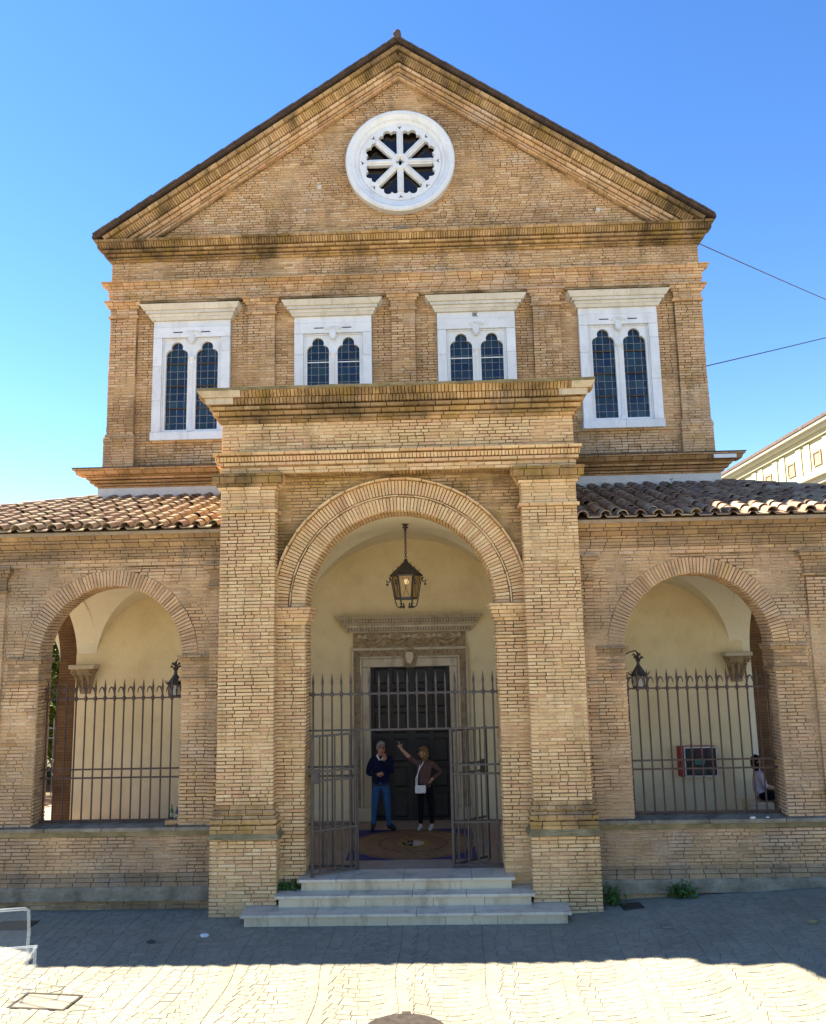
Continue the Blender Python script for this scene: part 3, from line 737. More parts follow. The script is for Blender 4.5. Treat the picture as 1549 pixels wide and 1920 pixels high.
# raking cornice: courses that follow the slope
ang = math.atan(GS); ca, sa = math.cos(ang), math.sin(ang)
L = 7.31/ca
rake = [(-0.62, -0.57, 0.04, 0.05, 's'), (-0.57, -0.53, 0.09, 0.09, 's'), (-0.53, -0.505, 0.04, 0.04, 's'), (-0.505, -0.44, 0.10, 0.14, 's'), (-0.44, -0.415, 0.09, 0.09, 's'), (-0.415, -0.35, 0.17, 0.19, 's'), (-0.35, -0.325, 0.12, 0.12, 's'), (-0.325, -0.17, 0.21, 0.30, 'h'), (-0.17, -0.14, 0.24, 0.24, 's'), (-0.14, -0.05, 0.34, 0.355, 's')]
for s in (-1, 1):
    U = np.array([s*ca, 0, -sa]); V = np.array([s*sa, 0, ca])
    apex = np.array([0, D, 18.85])
    r_low = [(a, b, c+0.02, d+0.02, k) for a, b, c, d, k in rake]
    for (v0, v1, p0, p1, k) in r_low:
        tgt = bk_moss if v0 >= -0.4 else bk_main
        start = -v0*0 + max(0.0, -(v1))*0.0
        # begin at the mitre on the ridge line, end above the horizontal cornice
        u0_ = v0*sa/ca*1.0
        # x = s*(u ca + v sa) = 0  ->  u = -v sa/ca
        ustart = -(v0+v1)/2*sa/ca
        zend = 13.95
        uend = min(L+0.02, (18.85 + (v0+v1)/2*ca - zend)/sa) if v0 < -0.06 else L
        tmp = Bricks(); tmp.rows(apex + U*ustart, U, -YY, uend-ustart, [(v0, v1, p0, p1, k)], ext=(0, 0), V=V)
        tgt.b += tmp.b
    # solid core behind the raking courses
    q = [(0, 18.8), (0, 18.15), (s*6.2, 13.9), (s*7.2, 13.95)]
    prism('raking_cornice_core', q[::s], 'y', D, MD+0.45, 'mortar', church)
    # roof plane
    w = [(0, 18.87), (s*7.36, 18.87-7.36*GS), (s*7.36, 18.87-7.36*GS+0.07), (0, 18.94)]
    prism('gable_roof', w[::-s], 'y', D-0.42, 19.0, 'slate', church)
    # edge tiles along the verge
    for i in range(26):
        u = (i+0.5)/26*7.33/ca
        c = np.array([0, D-0.40, 18.93]) + U*u
        bm = bmesh.new(); box(bm, -0.17, 0.17, -0.06, 0.30, -0.012, 0.022 + RNG.uniform(0, 0.012))
        o = bm_obj('verge_tile', bm, 'slate', church)
        o.location = c; o.rotation_euler = (0, s*ang + RNG.normal(0, 0.02) + s*0.035, RNG.normal(0, 0.01))
bm = bmesh.new(); tube(bm, [(0, D-0.5, 18.95), (0, 19, 18.95)], 0.1, 8); bm_obj('ridge_tile', bm, 'slate', church)
bm = bmesh.new(); lathe(bm, [(0.0, 0), (0.075, 0), (0.06, 0.09), (0.085, 0.11), (0.085, 0.15), (0, 0.16)], 10, (0, D-0.36, 18.98)); bm_obj('finial', bm, 'slate', church)
# flanks and rear of the nave
for s in (-1, 1):
    a, b = sorted((s*6.5, s*6.97)); part('nave_flank_wall', (a, b, MD+0.48, 18.6, 0, 13.9), 'brick_sheet')
prism('nave_rear_wall', [(-6.97, 0), (6.97, 0), (6.97, 13.9), (0, 18.5), (-6.97, 13.9)], 'y', 18.6, 19.0, 'brick_sheet', church)
part('nave_floor', (-6.5, 6.5, MD+0.4, 18.6, 0.1, 0.5), 'terracotta')

# ---- marble windows
def trefoil(xc, zb, zt, w):
    """outline of one light: straight sides, three-lobed head"""
    h = w/2; zs = zt - 0.32
    pts = [(xc-h, zb), (xc+h, zb), (xc+h, zs)]
    def arcp(cx, cz, r, a0, a1, n):
        return [(cx+r*math.cos(a), cz+r*math.sin(a)) for a in np.linspace(a0, a1, n)]
    rl = h*0.5; rt = h*0.54
    pts += arcp(xc+h-rl, zs, rl, 0, math.radians(84), 7)[1:]
    pts += arcp(xc, zt-rt, rt, math.radians(-19), math.radians(199), 13)
    pts += arcp(xc-h+rl, zs, rl, math.radians(96), math.pi, 7)
    return pts
def plate_with_holes(name, outer, hl, y0, y1, mat, parent):
    bm = bmesh.new(); loops = []
    edges = []
    for ol in [outer]+hl:
        vs = [bm.verts.new((x, y0, z)) for x, z in ol]; loops.append(vs)
        edges += [bm.edges.new((vs[i], vs[(i+1) % len(vs)])) for i in range(len(vs))]
    bmesh.ops.triangle_fill(bm, edges=edges, use_beauty=True, normal=(0, -1, 0))
    ret = bmesh.ops.extrude_face_region(bm, geom=list(bm.faces))
    for g in ret['geom']:
        if isinstance(g, bmesh.types.BMVert): g.co.y = y1
    bmesh.ops.recalc_face_normals(bm, faces=bm.faces)
    return bm_obj(name, bm, mat, parent)
pane_meshes = {}
def make_window(xc, zb, top=11.95, numeral=False):
    w = empty('window', (0, 0, 0), church)
    yf = D-0.02
    lights = [(xc-0.36, 0.52), (xc+0.36, 0.52)]
    # lights start at 9.30 and end at 11.45
    hl = [trefoil(c, zb+0.25, 11.45, wd) for c, wd in lights]
    outer = [(xc-0.72, zb+0.2), (xc+0.72, zb+0.2), (xc+0.72, 11.56), (xc-0.72, 11.56)]
    plate_with_holes('tracery', outer, hl, yf+0.06, yf+0.14, 'marble', w)
    # surround: jambs in blocks, sill, lintel
    for s in (-1, 1):
        x0, x1 = sorted((xc+s*0.7, xc+s*0.915)); zz = [zb+0.19, zb+0.19+RNG.uniform(0.7, 1.0), zb+0.19+RNG.uniform(1.6, 2.0), 11.54]
        for k in range(3): boxo('jamb_block', (x0, x1, yf, yf+0.35, zz[k]+0.002, zz[k+1]-0.002), 'marble', w, 0.006)
        xi = xc+s*0.70; x0, x1 = sorted((xi, xi+s*0.03))
        boxo('jamb_moulding', (xc+s*0.685-0.012, xc+s*0.685+0.012, yf+0.02, yf+0.12, zb+0.2, 11.53), 'marble', w, 0.005)
    sx = xc + RNG.uniform(-0.1, 0.15)
    boxo('sill_block', (xc-0.93, sx-0.002, yf-0.03, yf+0.35, zb-0.01, zb+0.185), 'marble', w, 0.008)
    boxo('sill_block', (sx+0.002, xc+0.93, yf-0.03, yf+0.35, zb-0.01, zb+0.185), 'marble', w, 0.008)
    boxo('lintel', (xc-0.915, xc+0.915, yf, yf+0.35, 11.545, 11.80), 'marble', w, 0.006)
    boxo('lintel_moulding', (xc-0.7, xc-0.14, yf+0.02, yf+0.13, 11.50, 11.525), 'marble', w, 0.005)
    boxo('lintel_moulding', (xc+0.14, xc+0.7, yf+0.02, yf+0.13, 11.50, 11.525), 'marble', w, 0.005)
    boxo('frieze_block', (xc-0.915, xc+0.915, yf+0.015, yf+0.35, 11.802, 11.96), 'marble', w, 0.005)
    # crest
    bm = bmesh.new()
    sh = [(-0.085, 0.11), (0.085, 0.11), (0.085, -0.02), (0.05, -0.09), (0, -0.14), (-0.05, -0.09), (-0.085, -0.02)]
    v0 = [bm.verts.new((xc+a, yf+0.03, 11.50+b)) for a, b in sh]; v1 = [bm.verts.new((xc+a*0.8, yf-0.035, 11.50+b*0.8)) for a, b in sh]
    bm.faces.new(v1)
    for i in range(len(sh)): bm.faces.new((v0[i], v0[(i+1) % len(sh)], v1[(i+1) % len(sh)], v1[i]))
    bmesh.ops.recalc_face_normals(bm, faces=bm.faces)
    bm_obj('crest_shield', bm, 'marble', w)
    bm = bmesh.new()
    for k in range(9):
        a = math.pi*(k/8); tube(bm, [(xc+0.06*math.cos(a), yf-0.005, 11.635+0.02*math.sin(a)), (xc+0.15*math.cos(a), yf-0.018, 11.64+0.06*math.sin(a)), (xc+0.17*math.cos(a)+0.01, yf-0.005, 11.63+0.085*math.sin(a))], [0.012, 0.014, 0.006], 5)
    bm_obj('crest_ornament', bm, 'marble', w)
    if numeral:
        bm = bmesh.new(); z = 11.84; x = xc-0.06
        tube(bm, [(x, yf+0.008, z), (x, yf+0.008, z+0.1)], 0.011, 4)
        tube(bm, [(x+0.04, yf+0.008, z), (x+0.04, yf+0.008, z+0.1)], 0.009, 4)
        tube(bm, [(x+0.05, yf+0.008, z+0.05), (x+0.1, yf+0.008, z+0.1)], 0.009, 4); tube(bm, [(x+0.05, yf+0.008, z+0.05), (x+0.1, yf+0.008, z)], 0.009, 4)
        bm_obj('carved_numeral', bm, 'door', w)
    else:
        for s in (-1, 1): boxo('carved_slot', (xc+s*0.33-0.11, xc+s*0.33+0.11, yf-0.004, yf+0.02, 11.655, 11.68), 'door', w)
    # hood: stepped mouldings in blocks
    for (z0, z1, p, q) in ((11.962, 12.03, 0.04, 0.075), (12.032, 12.10, 0.09, 0.10), (12.102, 12.17, 0.15, 0.15), (12.172, 12.29, 0.19, 0.27)):
        cutsx = [-0.915-q]+sorted(RNG.uniform(-0.7, 0.7, 2))+[0.915+q]
        for k in range(3):
            bm = bmesh.new(); vs = box(bm, xc+cutsx[k]+(0.002 if k else 0), xc+cutsx[k+1]-(0.002 if k < 2 else 0), yf-q, yf+0.2, z0, z1)
            for v in bm.verts:
                if v.co.z < (z0+z1)/2:
                    if v.co.y < yf: v.co.y = yf-p
                    if k == 0 and v.co.x < xc-0.9: v.co.x = xc-0.915-p
                    if k == 2 and v.co.x > xc+0.9: v.co.x = xc+0.915+p
            bm_obj('hood_block', bm, 'marble_hood', w)
    # colonnette
    bm = bmesh.new()
    prof = [(0.085, 0), (0.085, 0.05), (0.06, 0.08), (0.07, 0.1), (0.05, 0.14), (0.047, 1.55), (0.06, 1.57), (0.05, 1.6), (0.06, 1.66), (0.09, 1.74), (0.1, 1.75), (0.1, 1.79), (0, 1.79)]
    lathe(bm, [(r*0.95, z*1.02) for r, z in prof], 14, (xc, yf+0.08, zb+0.2)); bm_obj('colonnette', bm, 'marble', w, 40)
    # leaded panes
    yg = yf+0.15
    bars = bmesh.new()
    for c, wd in lights:
        x0, x1 = c-wd/2-0.01, c+wd/2+0.01; nx, z0, z1 = 3, zb+0.24, 11.47
        nz = 12; dx, dz = (x1-x0)/nx*0.94, (z1-z0)/nz
        off = (x1-x0-nx*dx)/2
        cols_ = [x0, x0+off+dx*0.5] + [x0+off+dx*(i+0.5) for i in range(1, nx)] + [x1]
        for i in range(len(cols_)-1):
            for k in range(nz):
                if (k >= nz-1) and i in (0, len(cols_)-2): continue
                ww, hh = cols_[i+1]-cols_[i], dz
                o = mesh_obj('pane', [(-ww/2, 0, -hh/2), (ww/2, 0, -hh/2), (ww/2, 0, hh/2), (-ww/2, 0, hh/2)], [(0, 1, 2, 3)], 'pane', w)
                o.location = ((cols_[i]+cols_[i+1])/2, yg, z0+(k+0.5)*dz); o.rotation_euler = (RNG.normal(0, 0.02), 0, RNG.normal(0, 0.02))
        for x in cols_[1:-1]: tube(bars, [(x, yg-0.006, z0), (x, yg-0.006, z1)], 0.006, 4)
        for k in range(1, nz): tube(bars, [(x0, yg-0.006, z0+k*dz), (x1, yg-0.006, z0+k*dz)], 0.006, 4)
    bm_obj('glazing_bars', bars, 'lead', w)
    for c, wd in lights:
        if abs(xc) > 3:
            for k in range(1, 4): boxo('saddle_bar', (c-wd/2-0.02, c+wd/2+0.02, yg-0.03, yg-0.016, zb+0.24+k*3*dz-0.011, zb+0.24+k*3*dz+0.011), 'brick_brown', w)
        else: boxo('saddle_bar', (c-wd/2-0.02, c+wd/2+0.02, yg-0.03, yg-0.016, 10.85, 10.875), 'marble', w)
    boxo('glazing_backing', (xc-0.75, xc+0.75, yg+0.05, yg+0.08, zb+0.1, 11.6), 'door', w)
for i, (xc, zb) in enumerate(WIN): make_window(xc, zb, numeral=(i == 2))

# ---- rose window
rose = empty('rose_window', (0, D, ZR), church); 
bm = bmesh.new()
prof = [(1.33, 0.09), (1.33, -0.10), (1.30, -0.13), (1.22, -0.13), (1.19, -0.10), (1.12, -0.085), (1.09, -0.05), (1.05, -0.045), (1.02, -0.02), (0.995, 0.0), (0.995, 0.09)]
n = 72
rings = [[bm.verts.new((r*math.cos(2*math.pi*k/n), y, r*math.sin(2*math.pi*k/n))) for k in range(n)] for r, y in prof]
for A, B in zip(rings, rings[1:]):
    for k in range(n): bm.faces.new((A[k], A[(k+1) % n], B[(k+1) % n], B[k]))
bmesh.ops.recalc_face_normals(bm, faces=bm.faces)
bm_obj('ring_frame', bm, 'marble', rose, 35)
def petal(k):
    a = math.radians(45*k+22.5)
    hb = math.radians(45)/2
    pts = []
    # in petal frame: t along the radius, n across
    half = lambda t: t*math.tan(hb) - 0.076/math.cos(hb)
    t0 = 0.20; t1 = 0.75
    pr = [(t0, -half(t0)), (t1, -half(t1))]
    w = half(t1)
    for j, (cx, cy, r, a0, a1) in enumerate(((t1-0.01, -w+0.065, 0.085, -100, 40), (t1+0.055, 0.0, 0.10, -62, 62), (t1-0.01, w-0.065, 0.085, -40, 100))):
        for q in np.linspace(math.radians(a0), math.radians(a1), 6): pr.append((cx+r*math.cos(q), cy+r*math.sin(q)))
    pr += [(t1, w), (t0, half(t0))]
    return [(t*math.cos(a)-m*math.sin(a), t*math.sin(a)+m*math.cos(a)) for t, m in pr]
def spandrel(k):
    a = math.radians(45*k); pr = [(0.865, 0.0), (0.955, 0.062), (0.935, 0.0), (0.955, -0.062)]
    return [(t*math.cos(a)-m*math.sin(a), t*math.sin(a)+m*math.cos(a)) for t, m in pr]
quatre = []
for k in range(4):
    a = math.pi/2*k
    for q in np.linspace(-1.9, 1.9, 7): quatre.append((0.055*math.cos(a)+0.036*math.cos(a+q), 0.055*math.sin(a)+0.036*math.sin(a+q)))
disc = [(1.0*math.cos(2*math.pi*k/64), 1.0*math.sin(2*math.pi*k/64)) for k in range(64)]
plate_with_holes('tracery', disc, [petal(k) for k in range(8)]+[spandrel(k) for k in range(8)]+[quatre], -0.03, 0.09, 'marble', rose)
for k in range(8):
    a = math.radians(45*k); bm = bmesh.new()
    d = Vector((math.cos(a), 0, math.sin(a)))
    tube(bm, [d*0.19+Vector((0, -0.03, 0)), d*0.78+Vector((0, -0.03, 0))], 0.047, 8); bm_obj('spoke', bm, 'marble', rose, 40)
bm = bmesh.new(); pr = [(0.215, 0.0), (0.215, -0.06), (0.20, -0.08), (0.125, -0.08), (0.11, -0.06), (0.11, 0)]
rings = [[bm.verts.new((r*math.cos(2*math.pi*k/28), y, r*math.sin(2*math.pi*k/28))) for k in range(28)] for r, y in pr]
for A, B in zip(rings, rings[1:]):
    for k in range(28): bm.faces.new((A[k], A[(k+1) % 28], B[(k+1) % 28], B[k]))
bmesh.ops.recalc_face_normals(bm, faces=bm.faces); bm_obj('hub', bm, 'marble', rose, 40)
for k in range(8):
    o = mesh_obj('pane', [(0, 0, 0)]+[(0.99*math.cos(math.radians(45*k+q)), 0, 0.99*math.sin(math.radians(45*k+q))) for q in (0, 15, 30, 45)], [(0, 1, 2, 3, 4)], 'rose_pane', rose)
    o.location = (0, 0.16, 0); o.rotation_euler = (-0.03+RNG.normal(0, 0.02), 0, RNG.normal(0, 0.02))
boxo('glazing_backing', (-0.93, 0.93, 0.22, 0.25, -0.93, 0.93), 'door', rose)
# loose pale stones let into the tympanum
for x, z, w in ((-2.0, 15.35, 0.12), (4.75, 14.5, 0.1), (5.95, 14.15, 0.09), (0.0, 14.15, 0.22), (-2.35, 14.75, 0.06)):
    boxo('stone_block', (x-w/2, x+w/2, MD-0.03, MD+0.02, z-w*0.45, z+w*0.45), 'marble_hood' if x != 0 else 'grey_stone', church, 0.01)

# ---- steps
ZF = 0.52
def step(name, x0, x1, y0, y1, z, nslab):
    st = empty(name, (0, 0, 0), church)
    xs_ = np.linspace(x0, x1, nslab+1); xs_[1:-1] += RNG.uniform(-0.3, 0.3, nslab-1)
    for i in range(nslab):
        bm = bmesh.new(); box(bm, xs_[i]+0.002*(i > 0), xs_[i+1]-0.002*(i < nslab-1), y0, y1, z-0.05, z); bevel(bm, 0.013, 2)
        o = bm_obj('tread_slab', bm, 'travertine', st); o.location.z = RNG.normal(0, 0.001)
    xs_ = np.linspace(x0+0.06, x1-0.06, nslab+2); xs_[1:-1] += RNG.uniform(-0.25, 0.25, nslab)
    for i in range(nslab+1):
        boxo('riser_slab', (xs_[i]+0.002, xs_[i+1]-0.002, y0+0.035, y1, z-0.26, z-0.051), 'riser', st, 0.004)
step('entrance_step', -2.53, 2.58, -0.56, 0.1, 0.175, 4)
step('entrance_step', -2.06, 2.07, -0.22, 0.28, 0.35, 4)
step('entrance_step', -1.74, 1.79, 0.03, 0.62, 0.525, 4)
# ---- portico floor
tf = boxo('portico_floor', (-11.5, 11.5, 0.60, 8.0, 0.1, 0.52), 'terracotta', church)
def mosaic_mat():
    t = MT('floor mosaic', 0.5, 0.3)
    v = t.n.new('ShaderNodeTexVoronoi'); v.inputs['Scale'].default_value = 60; t.link(t.pos(), v.inputs['Vector'])
    s = t.n.new('ShaderNodeSeparateColor'); t.link(v.outputs['Color'], s.inputs[0])
    c = t.ramp(s.outputs[0], [(0.0, (0.10, 0.055, 0.03)), (0.4, (0.22, 0.14, 0.075)), (0.7, (0.16, 0.085, 0.05)), (1.0, (0.30, 0.23, 0.14))])
    c = t.mix(t.math('MULTIPLY', t.ramp(t.noise(6, 5), [(0.45, 0.0), (0.55, 1.0)]), 0.45), c, (0.28, 0.2, 0.1))
    t.color(c); return t.m
M['mosaic'] = mosaic_mat()
M['mosaic_rim'] = plain_mat('mosaic rim', (0.14, 0.08, 0.045), (0.2, 0.12, 0.07), 12, 0.6, 0.1)
M['mosaic_blue'] = plain_mat('blue mosaic corner', (0.02, 0.018, 0.10), (0.035, 0.03, 0.16), 10, 0.5, 0.1)
M['mosaic_pale'] = plain_mat('pale crest inlay', (0.4, 0.38, 0.33), (0.5, 0.48, 0.42), 20, 0.5, 0.1)
M['mosaic_dark'] = plain_mat('dark crest inlay', (0.02, 0.018, 0.018), (0.05, 0.04, 0.035), 20, 0.5, 0.1)
M['mosaic_gold'] = plain_mat('gold crest border', (0.25, 0.17, 0.04), (0.36, 0.25, 0.07), 20, 0.5, 0.1)
MC = (0.07, 2.35)
def disc_o(name, r0, r1, z, mat, n=64, par=tf, cx=MC[0], cy=MC[1], a0=0, a1=2*math.pi):
    v = []; 
    for k in range(n+1):
        a = a0+(a1-a0)*k/n; v += [(cx+r0*math.cos(a), cy+r0*math.sin(a), z), (cx+r1*math.cos(a), cy+r1*math.sin(a), z)]
    return mesh_obj(name, v, [(2*k, 2*k+1, 2*k+3, 2*k+2) for k in range(n)], mat, par)
disc_o('mosaic_disc', 0.26, 1.08, 0.524, 'mosaic')
disc_o('mosaic_border', 1.08, 1.14, 0.524, 'mosaic_rim')
disc_o('mosaic_border', 0.62, 0.66, 0.528, 'mosaic_rim')
disc_o('crest_border', 0.21, 0.30, 0.529, 'mosaic_gold')
disc_o('crest_half', 0.0, 0.21, 0.528, 'mosaic_dark', a0=math.pi/2, a1=1.5*math.pi)
disc_o('crest_half', 0.0, 0.21, 0.528, 'mosaic_pale', a0=-math.pi/2, a1=0.5*math.pi)
for q in ((-0.14, 0.07), (-0.10, -0.08), (-0.05, 0.02)):
    disc_o('crest_charge', 0, 0.035, 0.532, 'mosaic_pale', 10, tf, MC[0]+q[0], MC[1]+q[1])
for sx in (-1, 1):
    for sy in (-1, 1):
        c = (MC[0]+sx*1.16, MC[1]+sy*1.16); pts = [c]
        for q in np.linspace(0.0, 1.0, 9):
            a = math.atan2(sy, sx) + (q-0.5)*1.25; pts.append((MC[0]+1.17*math.cos(a), MC[1]+1.17*math.sin(a)))
        mesh_obj('mosaic_corner', [(x, y, 0.525) for x, y in pts], [tuple(range(len(pts)))], 'mosaic_blue', tf)

# ---- portico back wall, vaults, cross arches
part('portico_back_wall', (-7.47, 7.29, D, D+0.06, 0.3, 7.7), 'plaster')
def vault(x0, x1, y0, y1, zs, rise, mat='plaster_vault', n=28):
    xc, a, yc, b = (x0+x1)/2, (x1-x0)/2, (y0+y1)/2, (y1-y0)/2
    t = np.sin(np.linspace(-math.pi/2, math.pi/2, 2*n+1))
    v = []; m = 2*n+1
    for j in t:
        for i in t:
            z = max(math.sqrt(max(0, 1-i*i)), math.sqrt(max(0, 1-j*j)))
            v.append((xc+a*i, yc+b*j, zs+rise*z))
    f = []
    for j in range(m-1):
        for i in range(m-1):
            A, B, C_, D_ = j*m+i, j*m+i+1, (j+1)*m+i+1, (j+1)*m+i
            if (i-n+0.5)*(j-n+0.5) > 0: f += [(A, C_, B), (A, D_, C_)]
            else: f += [(A, D_, B), (B, D_, C_)]
    return mesh_obj('groin_vault', v, f, mat, church, 25)
def arch_half(y0, y1, z0, z1, ya, yb, zs=3.95, rise=1.52, n=40):
    yc, a = (ya+yb)/2, (yb-ya)/2
    return [(y0, z0), (y0, z1), (y1, z1), (y1, z0), (yb, z0)] + [(yc+a*math.cos(t), zs+rise*math.sin(t)) for t in np.linspace(0, math.pi, n)] + [(ya, z0)]
vault(-2.62, 2.62, 0.94, D+0.01, 3.97, 2.62)
for s in (-1, 1):
    a, b = sorted((s*3.2, s*7.04)); vault(a, b, 0.94, D+0.01, 3.95, 1.60)
    a, b = sorted((s*7.84, s*11.1)); vault(a, b, 0.94, D+0.01, 3.95, 1.60)
    # cross arches between the bays
    prism('cross_arch', arch_outline(0.94, D+0.02, 0.5, 6.9, 2.68, 1.52, 3.95), 'x', s*2.6, s*3.22, 'plaster', church)
    prism('cross_arch', arch_half(0.94, D+0.06, 0.5, 5.75, 1.15, D+0.02), 'x', s*7.0, s*7.46, 'plaster_vault', church)
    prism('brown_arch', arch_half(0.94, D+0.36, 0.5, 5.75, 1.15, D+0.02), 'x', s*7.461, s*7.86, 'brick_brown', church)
# corbels
def corbel(x, s):
    c = empty('corbel', (x, D, 3.3), church)
    bm = bmesh.new()
    prof = [(0.0, 0.10, 0.05), (0.12, 0.13, 0.11), (0.28, 0.17, 0.15), (0.42, 0.20, 0.22), (0.55, 0.27, 0.29)]
    rings = []
    for z, w, d in prof:
        rings.append([bm.verts.new((q*w, y, z)) for q, y in ((-1, 0.02), (-1, -d*0.8), (-0.5, -d), (0.5, -d), (1, -d*0.8), (1, 0.02))])
    for A, B in zip(rings, rings[1:]):
        for k in range(6): bm.faces.new((A[k], A[(k+1) % 6], B[(k+1) % 6], B[k]))
    bm.faces.new(rings[0]); bm.faces.new(rings[-1])
    bmesh.ops.recalc_face_normals(bm, faces=bm.faces)
    bm_obj('bell', bm, 'portal_carved', c)
    boxo('abacus', (-0.29, 0.29, -0.31, 0.02, 0.55, 0.64), 'portal_stone', c, 0.012)
    for q in (-1, 1):
        bm = bmesh.new()
        pts = [(q*(0.2+0.055*math.cos(t)*(1-t/9)), -0.25, 0.46+0.07*math.sin(t)*(1-t/9)) for t in np.linspace(0, 7, 22)]
        tube(bm, pts, 0.018, 5); bm_obj('volute', bm, 'portal_carved', c)
    for q in (-0.12, 0.0, 0.12):
        bm = bmesh.new(); tube(bm, [(q*0.6, -0.13, 0.08), (q, -0.2, 0.25), (q*1.2, -0.25, 0.4), (q*1.25, -0.29, 0.38)], [0.02, 0.035, 0.025, 0.01], 6); bm_obj('leaf', bm, 'portal_carved', c)
    return c
corbel(-7.22, -1); corbel(7.1, 1)

# ---- portal
portal = empty('portal', (0, D, ZF), church)
def PX(name, b, mat, bev=0.0): return boxo(name, b, mat, portal, bev)
for s in (-1, 1):
    a, b = sorted((s*0.87, s*1.05)); PX('inner_jamb', (a, b, -0.10, 0.02, 0, 3.238), 'portal_stone', 0.012)
    a, b = sorted((s*1.052, s*1.10)); PX('jamb_fillet', (a, b, -0.13, 0.02, 0, 3.4255), 'portal_stone', 0.01)
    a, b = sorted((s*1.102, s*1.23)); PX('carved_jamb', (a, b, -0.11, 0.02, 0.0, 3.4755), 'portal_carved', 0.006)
    a, b = sorted((s*1.23, s*1.28)); PX('outer_fillet', (a, b, -0.15, 0.02, 0, 3.6005), 'portal_stone', 0.01)
    bm = bmesh.new()
    for k in range(34):
        z = 0.35+k*0.094; x = s*1.166
        tube(bm, [(x-0.04, -0.112, z), (x, -0.135, z+0.035), (x+0.04, -0.112, z+0.07)], [0.008, 0.016, 0.008], 5)
        if k % 2: tube(bm, [(x+0.03, -0.112, z), (x, -0.13, z+0.03), (x-0.03, -0.112, z+0.06)], [0.006, 0.012, 0.006], 5)
    bm_obj('leaf_carving', bm, 'portal_carved', portal)
    PX('jamb_base', (min(s*0.86, s*1.3), max(s*0.86, s*1.3), -0.17, 0.02, 0, 0.28), 'portal_stone', 0.02)
PX('inner_lintel', (-1.05, 1.05, -0.10, 0.02, 3.24, 3.425), 'portal_stone', 0.012)
PX('lintel_fillet', (-1.10, 1.10, -0.13, 0.02, 3.427, 3.475), 'portal_stone', 0.01)
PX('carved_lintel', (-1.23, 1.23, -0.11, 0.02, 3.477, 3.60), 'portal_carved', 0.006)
PX('outer_lintel', (-1.28, 1.28, -0.15, 0.02, 3.602, 3.665), 'portal_stone', 0.01)
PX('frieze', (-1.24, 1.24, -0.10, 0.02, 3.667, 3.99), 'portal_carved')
bm = bmesh.new()
for k in range(24):
    x = -1.12 + k*0.097
    if abs(x) > 0.14: tube(bm, [(x-0.03, -0.112, 3.50), (x, -0.135, 3.54), (x+0.03, -0.112, 3.575)], [0.008, 0.015, 0.008], 5)
bm_obj('leaf_carving', bm, 'portal_carved', portal)
for c0 in (-0.83, -0.27, 0.27, 0.83):           # swags of fruit
    bm = bmesh.new(); pts = []; rs = []
    for q in np.linspace(-1, 1, 15): pts.append((c0+q*0.25, -0.125, 3.76+0.13*q*q)); rs.append(0.02+0.035*(1-q*q)+RNG.uniform(-0.008, 0.008))
    tube(bm, pts, rs, 7); bm_obj('swag', bm, 'portal_carved', portal)
for c0 in (-1.1, -0.55, 0.0, 0.55, 1.1):
    bm = bmesh.new(); bmesh.ops.create_icosphere(bm, subdivisions=2, radius=0.052, matrix=Matrix.Translation((c0, -0.14, 3.91)))
    for q in (-1, 1):
        if abs(c0+q*0.2) < 1.22:
            for w in range(3): tube(bm, [(c0+q*0.04, -0.12, 3.90-w*0.02), (c0+q*0.13, -0.14, 3.935-w*0.03), (c0+q*0.21, -0.11, 3.96-w*0.045)], [0.014, 0.018, 0.005], 5)
    bm_obj('winged_head', bm, 'portal_stone', portal)
for z0, z1, p, q in ((3.992, 4.03, 0.12, 0.14), (4.10, 4.15, 0.2, 0.21), (4.15, 4.21, 0.22, 0.28), (4.28, 4.36, 0.32, 0.40)):
    bm = bmesh.new(); box(bm, -1.24-q, 1.24+q, -0.10-q+0.1, 0.02, z0, z1-0.002)
    for v in bm.verts:
        if v.co.z < (z0+z1)/2:
            v.co.x *= (1.24+p)/(1.24+q)
            if v.co.y < 0: v.co.y = -p
    bm_obj('cornice_moulding', bm, 'portal_stone', portal)
bm = bmesh.new(); box(bm, -1.38, 1.38, -0.13, 0.02, 4.03, 4.10); bm_obj('dentil_band', bm, 'portal_carved', portal)
bm = bmesh.new(); box(bm, -1.50, 1.50, -0.25, 0.02, 4.21, 4.28); bm_obj('dentil_band', bm, 'portal_carved', portal)
dm = bmesh.new(); box(dm, -0.017, 0.017, -0.05, 0.0, 0, 0.055); dme = bpy.data.meshes.new('dentil'); dm.to_mesh(dme); dm.free(); dme.materials.append(M['portal_stone'])
for k in range(44):
    o = bpy.data.objects.new('dentil', dme); o.location = (-1.36+k*2.72/43, -0.128, 4.038); link(o, portal)
for k in range(48):
    o = bpy.data.objects.new('dentil', dme); o.location = (-1.48+k*2.96/47, -0.248, 4.217); link(o, portal)
# crest over the door
bm = bmesh.new()
sh = [(-0.1, 0.13), (0, 0.15), (0.1, 0.13), (0.11, 0.0), (0.07, -0.12), (0, -0.17), (-0.07, -0.12), (-0.11, 0.0)]
v0 = [bm.verts.new((a, -0.13, 3.44+b)) for a, b in sh]; v1 = [bm.verts.new((a*0.8, -0.21, 3.44+b*0.8)) for a, b in sh]
bm.faces.new(v1)
for i in range(8): bm.faces.new((v0[i], v0[(i+1) % 8], v1[(i+1) % 8], v1[i]))
bmesh.ops.recalc_face_normals(bm, faces=bm.faces); bm_obj('crest_shield', bm, 'portal_stone', portal)
bm = bmesh.new()
tube(bm, [((0.15+0.015*math.sin(5*t))*math.cos(t), -0.14, 3.44+(0.2+0.015*math.sin(5*t))*math.sin(t)) for t in np.linspace(0, 2*math.pi, 40, endpoint=False)], 0.03, 6, closed=True)
bm_obj('crest_wreath', bm, 'portal_carved', portal)
